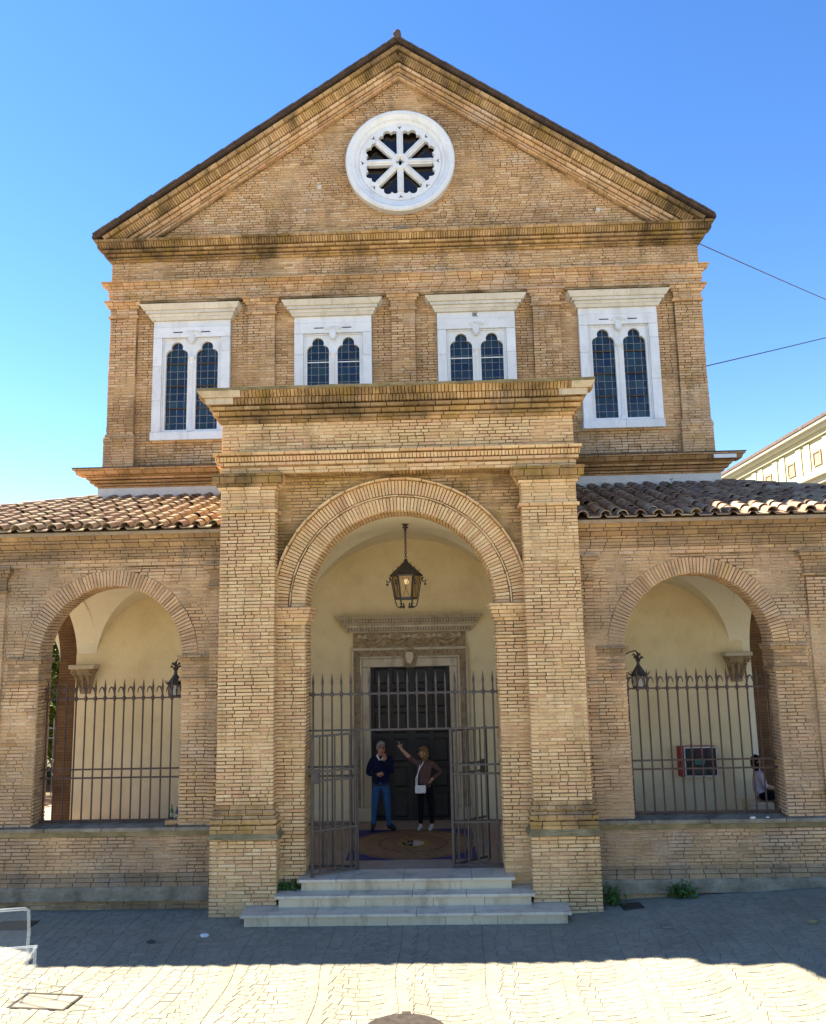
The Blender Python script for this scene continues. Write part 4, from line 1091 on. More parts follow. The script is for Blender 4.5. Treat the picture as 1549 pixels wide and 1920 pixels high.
# door leaves
for s in (-1, 1):
    leaf = empty('door_leaf', (0, 0, 0), portal)
    a, b = sorted((s*0.001, s*0.875)); boxo('leaf_board', (a, b, -0.045, 0.01, 0.0, 3.25), 'door', leaf)
    # frame rails round the panels (third level)
    zs_ = [0.0, 0.62, 1.15, 1.75, 2.3, 2.8, 3.25]
    for k in range(6):
        z0, z1 = zs_[k]+0.06, zs_[k+1]-0.03
        for c0, c1 in ((0.08, 0.40), (0.47, 0.80)):
            x0, x1 = sorted((s*c0, s*c1)); bm = bmesh.new(); vs = box(bm, x0, x1, -0.075, -0.04, z0, z1)
            for v in bm.verts:
                if v.co.y < -0.06: v.co.x += 0.045*(1 if v.co.x < (x0+x1)/2 else -1); v.co.z += 0.045*(1 if v.co.z < (z0+z1)/2 else -1)
            bm_obj('door_panel', bm, 'door', leaf)

# ---- wing roofs: Roman tiles
E0, E1 = np.array([0, 0.06, 6.335]), np.array([0, D-0.02, 7.66])
SLv = E1-E0; SLL = np.linalg.norm(SLv); SLv /= SLL; SLn = np.array([0, -SLv[2], SLv[1]])
pitch_ang = math.atan2(SLv[2], SLv[1])
def cover_mesh(seed):
    r_ = np.random.default_rng(seed); n, segs = 8, []
    v, f = [], []
    L_ = 0.46
    for k, (y, r) in enumerate(((0, 0.098), (L_, 0.078))):
        for off in (0, -0.014):
            for i in range(n+1):
                t = math.pi*i/n; v.append(((r+off)*math.cos(t)+r_.normal(0, 0.0015), y, (r+off)*math.sin(t)*0.95+r_.normal(0, 0.0015)))
    m = n+1
    for i in range(n):
        f += [(i, i+1, 2*m+i+1, 2*m+i), (m+i+1, m+i, 3*m+i, 3*m+i+1), (i+1, i, m+i, m+i+1)]
    me = bpy.data.meshes.new('roof_tile'); me.from_pydata(v, [], f); me.update()
    me.polygons.foreach_set('use_smooth', [True]*len(me.polygons)); me.set_sharp_from_angle(angle=math.radians(50))
    return me, v, f
tiles = [cover_mesh(k) for k in range(5)]
rows_n = 13; rp = SLL/rows_n
for s in (-1, 1):
    mat = 'tile' if s < 0 else 'tile_old'
    roof = empty('wing_roof', (0, 0, 0), church)
    tm = []
    for me, v, f in tiles:
        k = me.copy(); k.materials.append(M[mat]); tm.append(k)
    # decking
    h0, h1 = 11.6, 7.2
    dk = [(s*3.06, *(E0[1:]-SLn[1:]*0.03)), (s*h0, *(E0[1:]-SLn[1:]*0.03)), (s*h1, *(E1[1:]-SLn[1:]*0.03)), (s*3.06, *(E1[1:]-SLn[1:]*0.03))]
    mesh_obj('roof_deck', dk+[(a, b, c-0.06) for a, b, c in dk], [(0, 1, 2, 3), (7, 6, 5, 4), (0, 4, 5, 1), (1, 5, 6, 2), (2, 6, 7, 3), (3, 7, 4, 0)], mat, roof)
    sd = [(s*11.6, *(E0[1:]-SLn[1:]*0.03)), (s*7.2, *(E1[1:]-SLn[1:]*0.03)), (s*7.2, 8.0, E1[2]-0.03), (s*11.6, 8.0, E0[2]-0.03)]
    mesh_obj('flank_roof_deck', sd+[(a, b, c-0.06) for a, b, c in sd], [(0, 1, 2, 3), (7, 6, 5, 4), (0, 4, 5, 1), (1, 5, 6, 2), (2, 6, 7, 3), (3, 7, 4, 0)], mat, roof)
    covers, pans = [], []
    nc = 27
    for c in range(nc):
        xo = 3.20 + c*0.318
        wob = RNG.normal(0, 0.012)
        for r in range(rows_n):
            y = E0[1] + r*rp*SLv[1]
            if xo > h1 + (h0-h1)*(1-r/rows_n) + 0.05: continue
            covers.append((xo+wob+RNG.normal(0, 0.012), r, RNG.normal(0, 0.05), RNG.normal(0, 0.02), RNG.uniform(-0.025, 0.025)))
            if xo+0.3 < h1 + (h0-h1)*(1-r/rows_n): pans.append((xo+0.159, r))
    covers.sort(key=lambda q: (q[0] > 8.1, q[1]))
    rest_v, rest_f = [], []
    for i, (x, r, yaw_, tlt, dv) in enumerate(covers):
        P = E0 + SLv*(r*rp-0.03+dv) + SLn*(0.035 + 0.012) ; P = np.array([s*x, P[1], P[2]])
        Mx = Matrix.Translation(P) @ Matrix.Rotation(pitch_ang - 0.035 + tlt, 4, 'X') @ Matrix.Rotation(yaw_, 4, 'Z')
        k = i % 5
        if i < 150:
            o = bpy.data.objects.new('roof_tile', tm[k]); o.matrix_world = Mx; link(o, roof); o.matrix_world = Mx
        else:
            b0 = len(rest_v); rest_v += [tuple(Mx @ Vector(q)) for q in tiles[k][1]]; rest_f += [tuple(b0+j for j in q) for q in tiles[k][2]]
    tag(mesh_obj('upper_tiles', rest_v, rest_f, mat, roof, 50), kind='stuff')
    pv, pf = [], []
    for x, r in pans:
        hw = 0.125
        a = E0 + SLv*(r*rp-0.05+RNG.uniform(-0.02, 0.02)); b = E0 + SLv*((r+1)*rp+0.02)
        na, nb = SLn*(0.03+RNG.normal(0, 0.004)), SLn*0.004
        w = RNG.normal(0, 0.01)
        q = [(-hw, a+na+SLn*0.03), (-hw+0.03, a+na), (hw-0.03, a+na), (hw, a+na+SLn*0.03), (-hw, b+nb+SLn*0.03), (-hw+0.03, b+nb), (hw-0.03, b+nb), (hw, b+nb+SLn*0.03)]
        b0 = len(pv); pv += [(s*x+w+u, p[1], p[2]) for u, p in q] + [(s*x+w+u, p[1]-SLn[1]*0.02, p[2]-SLn[2]*0.02) for u, p in q[:4]]
        pf += [(b0, b0+1, b0+5, b0+4), (b0+1, b0+2, b0+6, b0+5), (b0+2, b0+3, b0+7, b0+6), (b0, b0+8, b0+9, b0+1), (b0+1, b0+9, b0+10, b0+2), (b0+2, b0+10, b0+11, b0+3)]
    tag(mesh_obj('pan_tiles', pv, pf, mat, roof), kind='stuff')
    # hip tiles
    for k in range(14):
        t = (k+0.5)/14
        p = Vector((s*(h1+(h0-h1)*t), D-0.02-(D-0.08)*t, E1[2]-(E1[2]-E0[2])*t + 0.05))
        o = bpy.data.objects.new('hip_tile', tm[k % 5]); dvec = Vector((-s*(h0-h1), D-0.08, E1[2]-E0[2])).normalized()
        mw = Matrix.Translation(p) @ dvec.to_track_quat('Y', 'Z').to_matrix().to_4x4(); o.matrix_world = mw; link(o, roof); o.matrix_world = mw
# eave bricks show the street face of a second course: nothing hangs free
if len(one.b) > 300:
    one.b.sort(key=lambda q: q[:, 2].mean()); bk_porch.b += one.b[300:]; one.b = one.b[:300]
one.singles('brick_porch', church)
for nm, bk, mt in (('porch_brickwork', bk_porch, 'brick_porch'), ('facade_brickwork', bk_main, 'brick_main'), ('wing_brickwork', bk_wing, 'brick_wing'), ('cornice_brickwork', bk_moss, 'brick_moss'), ('lower_cornice_brickwork', bk_red, 'brick_red'), ('sooty_brickwork', bk_grey, 'brick_grey')):
    bk.build(nm, mt, church)
print('bricks', len(one.b), len(bk_porch.b), len(bk_main.b), len(bk_wing.b), len(bk_moss.b), len(bk_red.b))

# ================================================================== IRONWORK
def bar_mesh(z0, z1, r=0.0155, tip=True, rail=None, hook=0, hz=None):
    bm = bmesh.new()
    if tip:
        pts, rs = [(0, 0, z0)], [r]
        if rail:
            for dz, q in ((-0.05, 1), (-0.025, 1.9), (0, 2.3), (0.025, 1.9), (0.05, 1.0)): pts.append((0, 0, rail+dz)); rs.append(r*q)
        pts += [(0, 0, z1-0.26), (0, 0, z1-0.22), (0, 0, z1-0.17), (0, 0, z1)]; rs += [r, r*1.0, r*1.5, r*0.12]
    else: pts, rs = [(0, 0, z0), (0, 0, z1)], [r, r]
    tube(bm, pts, rs, 6)
    if hook:
        a = [(0, 0, rail+0.03), (hook*0.012, 0, rail+0.12), (hook*0.035, 0, rail+0.18), (hook*0.065, 0, rail+0.195), (hook*0.09, 0, rail+0.17), (hook*0.102, 0, rail+0.12), (hook*0.104, 0, rail+0.09)]
        tube(bm, a, [0.012, 0.016, 0.017, 0.015, 0.012, 0.009, 0.004], 6)
    me = bpy.data.meshes.new('bar'); bm.to_mesh(me); bm.free()
    me.polygons.foreach_set('use_smooth', [True]*len(me.polygons)); me.set_sharp_from_angle(angle=math.radians(40))
    return me
def put(name, me, mat, parent, loc, rot=(0, 0, 0)):
    if not me.materials: me.materials.append(M[mat])
    o = bpy.data.objects.new(name, me); o.location = loc; o.rotation_euler = rot; return link(o, parent)
def rail_o(x0, x1, z, parent, mat, h=0.017, d=0.013, y=0.0):
    return boxo('rail', (x0, x1, y-d, y+d, z-h, z+h), mat, parent, 0.002)

gate = empty('entrance_gate', (0, 0.62, 0.52))
tag(gate, 'tall spiked iron gate in the porch arch, its two leaves standing open', 'gate')
G = 'iron_grey'
full = bar_mesh(0.04, 3.27, rail=2.90); short = bar_mesh(2.29, 3.27, rail=2.90)
for i in range(20):
    x = -1.565 + i*0.1648
    put('bar', full if abs(x) > 0.84 else short, G, gate, (x, 0, 0))
rail_o(-1.67, 1.67, 2.90, gate, G); rail_o(-1.67, 1.67, 2.29, gate, G, 0.016)
for s in (-1, 1):
    for z in (1.68, 1.53, 0.74, 0.06):
        a, b = sorted((s*0.8, s*1.67)); rail_o(a, b, z, gate, G)
    boxo('post', (s*0.81-0.022, s*0.81+0.022, -0.022, 0.022, 0.0, 2.3), G, gate, 0.004)
leafbar = bar_mesh(0.05, 2.24, tip=False)
for s, ang_ in ((-1, math.radians(180+30)), (1, math.radians(39))):
    lf = empty('gate_leaf', (s*0.81, -0.045 if s < 0 else 0.045, 0), gate); lf.rotation_euler = (0, 0, ang_)
    for k in range(5): put('bar', leafbar, G, lf, (0.13+k*0.137, 0, 0))
    for z in (2.24, 1.66, 1.51, 0.72, 0.05): rail_o(0, 0.81, z, lf, G)
    boxo('stile', (0.79, 0.835, -0.022, 0.022, -0.005, 2.27), G, lf, 0.004); boxo('stile', (0.02, 0.05, -0.015, 0.015, 0.02, 2.26), G, lf, 0.003)
    boxo('lock_plate', (0.70, 0.80, -0.018, 0.018, 1.47, 1.70), G, lf, 0.004)

for s in (-1, 1):
    gr = empty('window_grille', (s*WX, 0.74, 1.315))
    tag(gr, 'rust brown iron grille with spikes and hooks in the %s' % ('arch beside the two bottles' if s < 0 else 'arch before the red notice board'), 'grille', 'grilles in the wing arches')
    n = 15; hb = bar_mesh(0.0, 2.44, r=0.0155, rail=2.10, hook=-1 if s < 0 else 1)
    for i in range(n): put('bar', hb, 'iron', gr, (-1.2+i*2.4/(n-1), 0, 0))
    for z in (2.10, 0.89, 0.745): rail_o(-1.29, 1.29, z, gr, 'iron', 0.014)
    rail_o(-1.29, 1.29, 0.03, gr, 'iron', 0.02, 0.016)

# ================================================================== LANTERNS
def scroll(bm, c, r, turns, dirx, start, rad=0.009, y=0.0, n=26):
    pts = []
    for t in np.linspace(0, turns*2*math.pi, n):
        q = r*(1-t/(turns*2*math.pi)*0.78); a = start + dirx*t
        pts.append((c[0]+q*math.cos(a), c[1]+y, c[2]+q*math.sin(a)))
    tube(bm, pts, rad, 5)
def amber():
    t = MT('amber lantern glass', 0.25, 0.5); t.color((0.40, 0.24, 0.07)); t.b.inputs['Alpha'].default_value = 0.78; return t.m
M['amber'] = amber()
t = MT('lit bulb'); t.color((0.9, 0.8, 0.6)); t.b.inputs['Emission Color'].default_value = (1.0, 0.72, 0.36, 1); t.b.inputs['Emission Strength'].default_value = 0.45; M['bulb'] = t.m
t = MT('cloudy lantern glass', 0.3, 0.4); t.color((0.55, 0.5, 0.4)); t.b.inputs['Alpha'].default_value = 0.85; M['cloudy'] = t.m

def hang_lantern(loc):
    L0 = empty('hanging_lantern', loc)
    tag(L0, 'wrought iron hexagonal lantern with amber glass hanging on a chain above the church door', 'lantern')
    z_rf0, z_rf1 = 0.66, 0.92
    bm = bmesh.new(); lathe(bm, [(0.32, 0.62), (0.325, 0.645), (0.30, 0.67), (0.05, 0.90), (0.03, 0.96), (0.0, 0.97)], 6); bm_obj('roof', bm, 'lamp_iron', L0)
    bm = bmesh.new(); lathe(bm, [(0.19, 0.175), (0.21, 0.175), (0.21, 0.215), (0.19, 0.215)], 6); bm_obj('base_ring', bm, 'lamp_iron', L0)
    def hexp(k, r, z): a = math.pi/3*k; return Vector((r*math.cos(a), r*math.sin(a), z))
    for k in range(6):
        bm = bmesh.new(); tube(bm, [hexp(k, 0.2, 0.19), hexp(k, 0.275, 0.63)], 0.014, 5); bm_obj('corner_bar', bm, 'lamp_iron', L0)
        a, b, c_, d = hexp(k, 0.195, 0.2), hexp(k+1, 0.195, 0.2), hexp(k+1, 0.268, 0.625), hexp(k, 0.268, 0.625)
        mesh_obj('pane', [a, b, c_, d], [(0, 1, 2, 3)], 'amber', L0)
        bm = bmesh.new(); i = lambda p, q, t_: p.lerp(q, t_)*1.015
        tube(bm, [i(a, b, 0.25).lerp(i(d, c_, 0.25), 0.1), i(a, b, 0.75).lerp(i(d, c_, 0.75), 0.9)], 0.005, 4)
        tube(bm, [i(a, b, 0.75).lerp(i(d, c_, 0.75), 0.1), i(a, b, 0.25).lerp(i(d, c_, 0.25), 0.9)], 0.005, 4)
        bm_obj('pane_cross', bm, 'lamp_iron', L0)
        # scroll brackets: one curl at the roof, one at the foot
        bm = bmesh.new()
        o_ = []
        for t_ in np.linspace(0, 4.6, 16): o_.append((0.36+0.055*math.cos(t_+1.9)*(1-t_/7), 0.55+0.055*math.sin(t_+1.9)*(1-t_/7)))
        f_ = []
        for t_ in np.linspace(0, 4.6, 16): f_.append((0.135+0.06*math.cos(-t_)*(1-t_/7), 0.075+0.06*math.sin(-t_)*(1-t_/7)))
        path = o_[::-1] + [(0.305, 0.60), (0.285, 0.52), (0.24, 0.26), (0.215, 0.13)] + f_
        a_ = math.pi/3*k
        tube(bm, [(r_*math.cos(a_), r_*math.sin(a_), z_) for r_, z_ in path], 0.011, 5)
        for (r_, z_) in ((0.37, 0.47), (0.12, 0.03)):
            bmesh.ops.create_icosphere(bm, subdivisions=1, radius=0.028, matrix=Matrix.Translation((r_*math.cos(a_), r_*math.sin(a_), z_)))
        bm_obj('scroll_bracket', bm, 'lamp_iron', L0)
        for t_ in (0.25, 0.55, 0.85):
            bm = bmesh.new(); p = hexp(k, 0.31, 0.66).lerp(hexp(k, 0.05, 0.9), t_); tube(bm, [p, p+Vector((p.x*0.06, p.y*0.06, 0.04))], [0.008, 0.003], 4); bm_obj('crocket', bm, 'lamp_iron', L0)
    bm = bmesh.new(); bmesh.ops.create_icosphere(bm, subdivisions=2, radius=0.055, matrix=Matrix.Translation((0, 0, 0.52))); bm_obj('bulb', bm, 'bulb', L0, 80)
    bm = bmesh.new(); tube(bm, [(0, 0, 0.57), (0, 0, 0.65)], 0.022, 6); bm_obj('bulb_socket', bm, 'lamp_iron', L0)
    # chain
    zt = 6.56 - loc[2]; z = 0.97; k = 0
    lm = bmesh.new(); tube(lm, [(0.02*math.cos(t_), 0, 0.033*math.sin(t_)) for t_ in np.linspace(0, 2*math.pi, 12, endpoint=False)], 0.007, 5, closed=True)
    lme = bpy.data.meshes.new('chain_link'); lm.to_mesh(lme); lm.free(); lme.materials.append(M['lamp_iron'])
    while z < zt-0.10:
        o = bpy.data.objects.new('chain_link', lme); o.location = (0, 0, z+0.025); o.rotation_euler = (0, 0, (k % 2)*math.pi/2+0.5); link(o, L0); z += 0.049; k += 1
    bm = bmesh.new(); lathe(bm, [(0.02, zt-0.11), (0.03, zt-0.06), (0.055, zt-0.05), (0.06, zt-0.03), (0.03, zt-0.02), (0.05, zt+0.015), (0.09, zt+0.03), (0, zt+0.05)], 10); bm_obj('ceiling_rose', bm, 'lamp_iron', L0)
    return L0
hang_lantern((0.045, 2.0, 4.935))

def wall_lantern(loc, s, label):
    L0 = empty('wall_lantern', loc); tag(L0, label, 'lantern', 'lanterns beside the wing grilles')
    bm = bmesh.new(); lathe(bm, [(0.12, 0.0), (0.125, 0.02), (0.1, 0.03)], 6); bm_obj('base_ring', bm, 'lamp_iron', L0)
    for k in range(6):
        a = math.pi/3*k; c_, sn = math.cos(a), math.sin(a); c2, s2 = math.cos(a+math.pi/3), math.sin(a+math.pi/3)
        bm = bmesh.new(); tube(bm, [(0.11*c_, 0.11*sn, 0.02), (0.13*c_, 0.13*sn, 0.13), (0.115*c_, 0.115*sn, 0.22)], 0.011, 5); bm_obj('corner_bar', bm, 'lamp_iron', L0)
        mesh_obj('pane', [(0.1*c_, 0.1*sn, 0.02), (0.1*c2, 0.1*s2, 0.02), (0.105*c2, 0.105*s2, 0.22), (0.105*c_, 0.105*sn, 0.22)], [(0, 1, 2, 3)], 'cloudy', L0)
        bm = bmesh.new(); tube(bm, [(0.12*c_, 0.12*sn, 0.22), (0.17*c_, 0.17*sn, 0.25), (0.20*c_, 0.20*sn, 0.30)], [0.014, 0.012, 0.003], 4); bm_obj('roof_spike', bm, 'lamp_iron', L0)
    bm = bmesh.new(); lathe(bm, [(0.145, 0.21), (0.15, 0.23), (0.09, 0.32), (0.035, 0.40), (0.028, 0.46), (0.05, 0.49), (0.022, 0.53), (0.02, 0.62), (0, 0.64)], 8); bm_obj('roof', bm, 'lamp_iron', L0)
    for k in range(7):
        a = 2*math.pi*k/7; bm = bmesh.new(); zz = 0.5 + 0.05*(k % 2)
        tube(bm, [(0.02*math.cos(a), 0.02*math.sin(a), zz), (0.08*math.cos(a), 0.08*math.sin(a), zz+0.05), (0.105*math.cos(a), 0.105*math.sin(a), zz+0.02)], [0.012, 0.02, 0.004], 5); bm_obj('finial_leaf', bm, 'lamp_iron', L0)
    # arm back to the jamb
    bm = bmesh.new(); tube(bm, [(0, 0, 0.6), (-s*0.03, 0, 0.66), (-s*0.14, 0.0, 0.64), (-s*0.32, 0, 0.55)], 0.014, 6)
    bm_obj('arm', bm, 'lamp_iron', L0)
    boxo('wall_plate', (min(-s*0.31, -s*0.335), max(-s*0.31, -s*0.335), -0.04, 0.04, 0.42, 0.66), 'lamp_iron', L0)
    bm = bmesh.new(); bmesh.ops.create_icosphere(bm, subdivisions=2, radius=0.05, matrix=Matrix.Translation((0, 0, 0.13))); bm_obj('globe', bm, 'marble', L0, 80)
for s in (-1, 1):
    wall_lantern((s*(4.16 if s < 0 else 4.22), 1.12, 3.40), s, 'small iron lantern with leafy finial at the %s' % ('edge of the arch holding two bottles' if s < 0 else 'arch with the red notice board'))
    part('lantern_respond', (min(s*3.2, s*3.9), max(s*3.2, s*3.9), 0.94, 1.3, 0.5, 4.6), 'plaster')

# ================================================================== PEOPLE
def cloth(name, c, rough=0.9, spec=0.1):
    t = MT(name, rough, spec); f = t.noise(35, 4)
    t.color(t.mix(1.0, c, t.ramp(f, [(0.2, 0.7), (0.8, 1.2)]), 'MULTIPLY')); t.bump(t.noise(11, 4), 1.0, 0.05); return t.m
M['skin'] = cloth('skin', (0.50, 0.27, 0.18), 0.6, 0.3); M['skin_tan'] = cloth('tanned skin', (0.42, 0.20, 0.13), 0.6, 0.3)
M['navy'] = cloth('navy pullover', (0.008, 0.011, 0.035)); M['jeans'] = cloth('blue jeans', (0.03, 0.085, 0.20)); M['plum'] = cloth('plum brown knit', (0.13, 0.07, 0.065))
M['black_cloth'] = cloth('black trousers', (0.008, 0.008, 0.011)); M['shoe_dark'] = cloth('dark shoe', (0.015, 0.014, 0.016), 0.6, 0.3); M['shoe_pale'] = cloth('white sneaker', (0.5, 0.48, 0.46), 0.6)
M['hair_grey'] = cloth('grey hair', (0.28, 0.26, 0.24), 0.7); M['hair_blond'] = cloth('dark blond hair', (0.20, 0.115, 0.045), 0.6); M['hair_black'] = cloth('black hair', (0.012, 0.01, 0.009), 0.5)
M['white_cloth'] = cloth('white cotton', (0.7, 0.68, 0.66)); M['lilac'] = cloth('lilac white shirt', (0.55, 0.48, 0.56)); M['bag_white'] = cloth('white leather bag', (0.72, 0.72, 0.74), 0.4, 0.4)

def skin_mesh(name, J, bones, mats, parent, fingers=(), waist=0.0):
    bm = bmesh.new(); lay = bm.verts.layers.skin.verify(); V = {}
    for k, (p, r) in J.items():
        v = bm.verts.new(p); V[k] = v; v[lay].radius = (r, r) if not isinstance(r, tuple) else r
    for a, b, m in bones: bm.edges.new((V[a], V[b]))
    bm.verts.ensure_lookup_table()
    V[list(J)[0]][lay].use_root = True
    R1 = lambda q: max(q) if isinstance(q, tuple) else q
    segs = [(Vector(J[a][0]), Vector(J[b][0]), m, R1(J[a][1]), R1(J[b][1])) for a, b, m in bones]
    for ch, rs, m in fingers:
        prev = None
        for i, (p, r) in enumerate(zip(ch, rs)):
            v = bm.verts.new(p); v[lay].radius = (r, r); v[lay].use_root = (i == 0)
            if prev: bm.edges.new((prev, v))
            prev = v
        for i in range(len(ch)-1): segs.append((Vector(ch[i]), Vector(ch[i+1]), m, rs[i], rs[i+1]))
    me = bpy.data.meshes.new(name); bm.to_mesh(me); bm.free()
    o = bpy.data.objects.new(name, me); COL.objects.link(o)
    sk = o.modifiers.new('skin', 'SKIN'); sk.use_smooth_shade = True; sk.branch_smoothing = 0.3
    ss = o.modifiers.new('sub', 'SUBSURF'); ss.levels = 2; ss.render_levels = 2
    dg = bpy.context.evaluated_depsgraph_get(); em = bpy.data.meshes.new_from_object(o.evaluated_get(dg))
    bpy.data.objects.remove(o)
    em.name = name; em.materials.clear()
    for m in mats: em.materials.append(M[m])
    for f in em.polygons:
        c = f.center; best = (1e9, 0)
        for a, b, m, ra, rb in segs:
            d = b-a; t = max(0, min(1, (c-a).dot(d)/max(d.length_squared, 1e-9))); q = (c-(a+d*t)).length - (ra+(rb-ra)*t)*0.9
            if q < best[0]: best = (q, m)
        if c.z < waist and best[1] == mats[0]: best = (0, mats[2])
        f.material_index = mats.index(best[1]); f.use_smooth = True
    return link(bpy.data.objects.new(name, em), parent)
def hand(w, d, side, size=0.085, curl=0.5, point=False):
    """palm direction d from wrist w; five finger chains"""
    w, d = Vector(w), Vector(d).normalized(); a = Vector(side).normalized(); a = (a - d*a.dot(d)).normalized(); n = d.cross(a)
    out = []
    for k, (off, ln) in enumerate(((-0.027, 0.075), (-0.009, 0.085), (0.009, 0.08), (0.026, 0.062))):
        c = 0.1 if (point and k == 0) else (1.4 if point else curl)
        p0 = w + d*0.05 + a*off; p1 = w + d*0.088 + a*off; p2 = p1 + (d*math.cos(c) + n*math.sin(c))*ln*0.5; p3 = p2 + (d*math.cos(c*1.8) + n*math.sin(c*1.8))*ln*0.5
        out.append(([p0, p1, p2, p3], [0.011, 0.010, 0.009, 0.0075]))
    p0 = w + d*0.02 - a*0.02; p1 = w + d*0.045 - a*0.045; p2 = p1 + d*0.035 - a*0.012 + n*0.01
    out.append(([p0, p1, p2], [0.012, 0.011, 0.008]))
    return out
def head_bits(p, head, face, hair_mat, long=False, parent=None, glasses=False):
    """hair, eyes, nose on a head at `head` looking along `face` (unit, horizontal)"""
    f = Vector(face).normalized(); r = f.cross(Vector((0, 0, 1))); h = Vector(head)
    bm = bmesh.new(); bmesh.ops.create_icosphere(bm, subdivisions=4, radius=1.0)
    for v in list(bm.verts):
        q = v.co.copy(); n = 1 + 0.05*math.sin(q.x*9+q.z*7)*math.sin(q.y*8+3)
        v.co = h + (r*q.x*0.092 + f*(q.y*0.108-0.008) + Vector((0, 0, 1))*(q.z*0.122+0.012))*n
        if long and q.z < -0.15 and q.y < 0.35:
            v.co.z -= 0.11*(-q.z); v.co += r*q.x*0.02
    kill = []
    for v in bm.verts:
        q = v.co-h; fy = q.dot(f); 
        lim = -0.10 if not long else -0.24
        if (fy > 0.035 and q.z < 0.062) or q.z < (-0.035 if not long else lim): kill.append(v)
    bmesh.ops.delete(bm, geom=kill, context='VERTS')
    bm_obj('hair', bm, hair_mat, parent, 80)
    for s in (-1, 1):
        bm = bmesh.new(); bmesh.ops.create_icosphere(bm, subdivisions=1, radius=0.010, matrix=Matrix.Translation(h + f*0.084 + r*s*0.034 + Vector((0, 0, 0.012)))); bm_obj('eye', bm, 'hair_black', parent)
    if glasses:
        bm = bmesh.new()
        for s in (-1, 1):
            c = h + f*0.098 + r*s*0.034 + Vector((0, 0, 0.012))
            tube(bm, [c + r*0.025*math.cos(t_) + Vector((0, 0, 0.02*math.sin(t_))) for t_ in np.linspace(0, 2*math.pi, 10, endpoint=False)], 0.004, 4, closed=True)
            tube(bm, [c + r*s*0.025, h + r*s*0.092 + Vector((0, 0, 0.015))], 0.004, 4)
        bm_obj('glasses', bm, 'hair_black', parent)
def extras(head, face, mat):
    f = Vector(face).normalized(); r = f.cross(Vector((0, 0, 1))); h = Vector(head); Z = Vector((0, 0, 1))
    out = [([h + f*0.06 + Z*0.012, h + f*0.098 - Z*0.014, h + f*0.108 - Z*0.026], [0.012, 0.013, 0.011], mat)]
    for s in (-1, 1): out.append(([h + r*s*0.082 + Z*0.012, h + r*s*0.098 - Z*0.0, h + r*s*0.09 - Z*0.028], [0.012, 0.016, 0.009], mat))
    out.append(([h + f*0.07 - Z*0.062 - r*0.02, h + f*0.088 - Z*0.06, h + f*0.07 - Z*0.062 + r*0.02], [0.008, 0.009, 0.008], mat))
    return out

# -- man, arms folded, hand to chin
def man(loc):
    P = empty('person', loc); tag(P, 'grey haired person in navy pullover and blue jeans, hand on chin, before the church door', 'person')
    face = (0.72, -0.69, 0.0); hd = (0.02, -0.03, 1.635)
    J = {'pel': ((0, 0, 0.93), (0.165, 0.125)), 'sp': ((0, 0.0, 1.10), (0.17, 0.135)), 'ch': ((0, 0.0, 1.30), (0.185, 0.14)), 'nk': ((0.0, -0.01, 1.46), 0.072), 'nk2': ((0.005, -0.015, 1.53), 0.058), 'hd': (hd, 0.098), 'ht': ((0.02, -0.02, 1.70), 0.082),
         'sl': ((-0.185, 0.0, 1.40), 0.075), 'el': ((-0.265, -0.06, 1.13), 0.056), 'wl': ((-0.06, -0.245, 1.14), 0.038), 'hl': ((0.02, -0.25, 1.155), 0.034),
         'sr': ((0.185, 0.0, 1.40), 0.075), 'er': ((0.24, -0.17, 1.16), 0.056), 'wr': ((0.10, -0.21, 1.40), 0.036), 'hr': ((0.075, -0.165, 1.475), 0.034),
         'hpl': ((-0.09, 0, 0.88), 0.108), 'kl': ((-0.135, -0.02, 0.50), 0.073), 'al': ((-0.165, 0.02, 0.10), 0.05), 'tl': ((-0.175, -0.16, 0.045), 0.045), 'bl': ((-0.165, 0.06, 0.05), 0.045),
         'hpr': ((0.09, 0, 0.88), 0.108), 'kr': ((0.125, -0.02, 0.50), 0.073), 'ar': ((0.15, 0.02, 0.10), 0.05), 'tr': ((0.30, -0.05, 0.045), 0.045), 'br': ((0.12, 0.05, 0.05), 0.045)}
    nv, sk_, je, sh_ = 'navy', 'skin_tan', 'jeans', 'shoe_dark'
    B = [('pel', 'sp', nv), ('sp', 'ch', nv), ('ch', 'nk', nv), ('nk', 'nk2', sk_), ('nk2', 'hd', sk_), ('hd', 'ht', sk_), ('ch', 'sl', nv), ('sl', 'el', nv), ('el', 'wl', nv), ('wl', 'hl', sk_), ('ch', 'sr', nv), ('sr', 'er', nv), ('er', 'wr', nv), ('wr', 'hr', sk_),
         ('pel', 'hpl', je), ('hpl', 'kl', je), ('kl', 'al', je), ('al', 'tl', sh_), ('al', 'bl', sh_), ('pel', 'hpr', je), ('hpr', 'kr', je), ('kr', 'ar', je), ('ar', 'tr', sh_), ('ar', 'br', sh_)]
    F = [(c, r, sk_) for c, r in hand(J['wl'][0], (0.8, -0.05, 0.15), (0, 0, 1), curl=0.6)] + [(c, r, sk_) for c, r in hand(J['wr'][0], (-0.2, 0.25, 0.75), (-0.6, -0.4, 0), curl=0.7)]
    skin_mesh('body', J, B, [nv, sk_, je, sh_], P, F + extras(hd, face, sk_), 0.93)
    head_bits(P, hd, face, 'hair_grey', parent=P, glasses=True)
    bm = bmesh.new()
    for s in (-1, 1): tube(bm, [(s*0.02+0.01, -0.12, 1.405), (s*0.065, -0.055, 1.475), (s*0.06, 0.04, 1.50)], [0.018, 0.022, 0.018], 6)
    bm_obj('shirt_collar', bm, 'white_cloth', P)
    boxo('belt', (-0.14, 0.14, -0.13, -0.10, 0.90, 0.93), 'shoe_dark', P, 0.01)
    return P
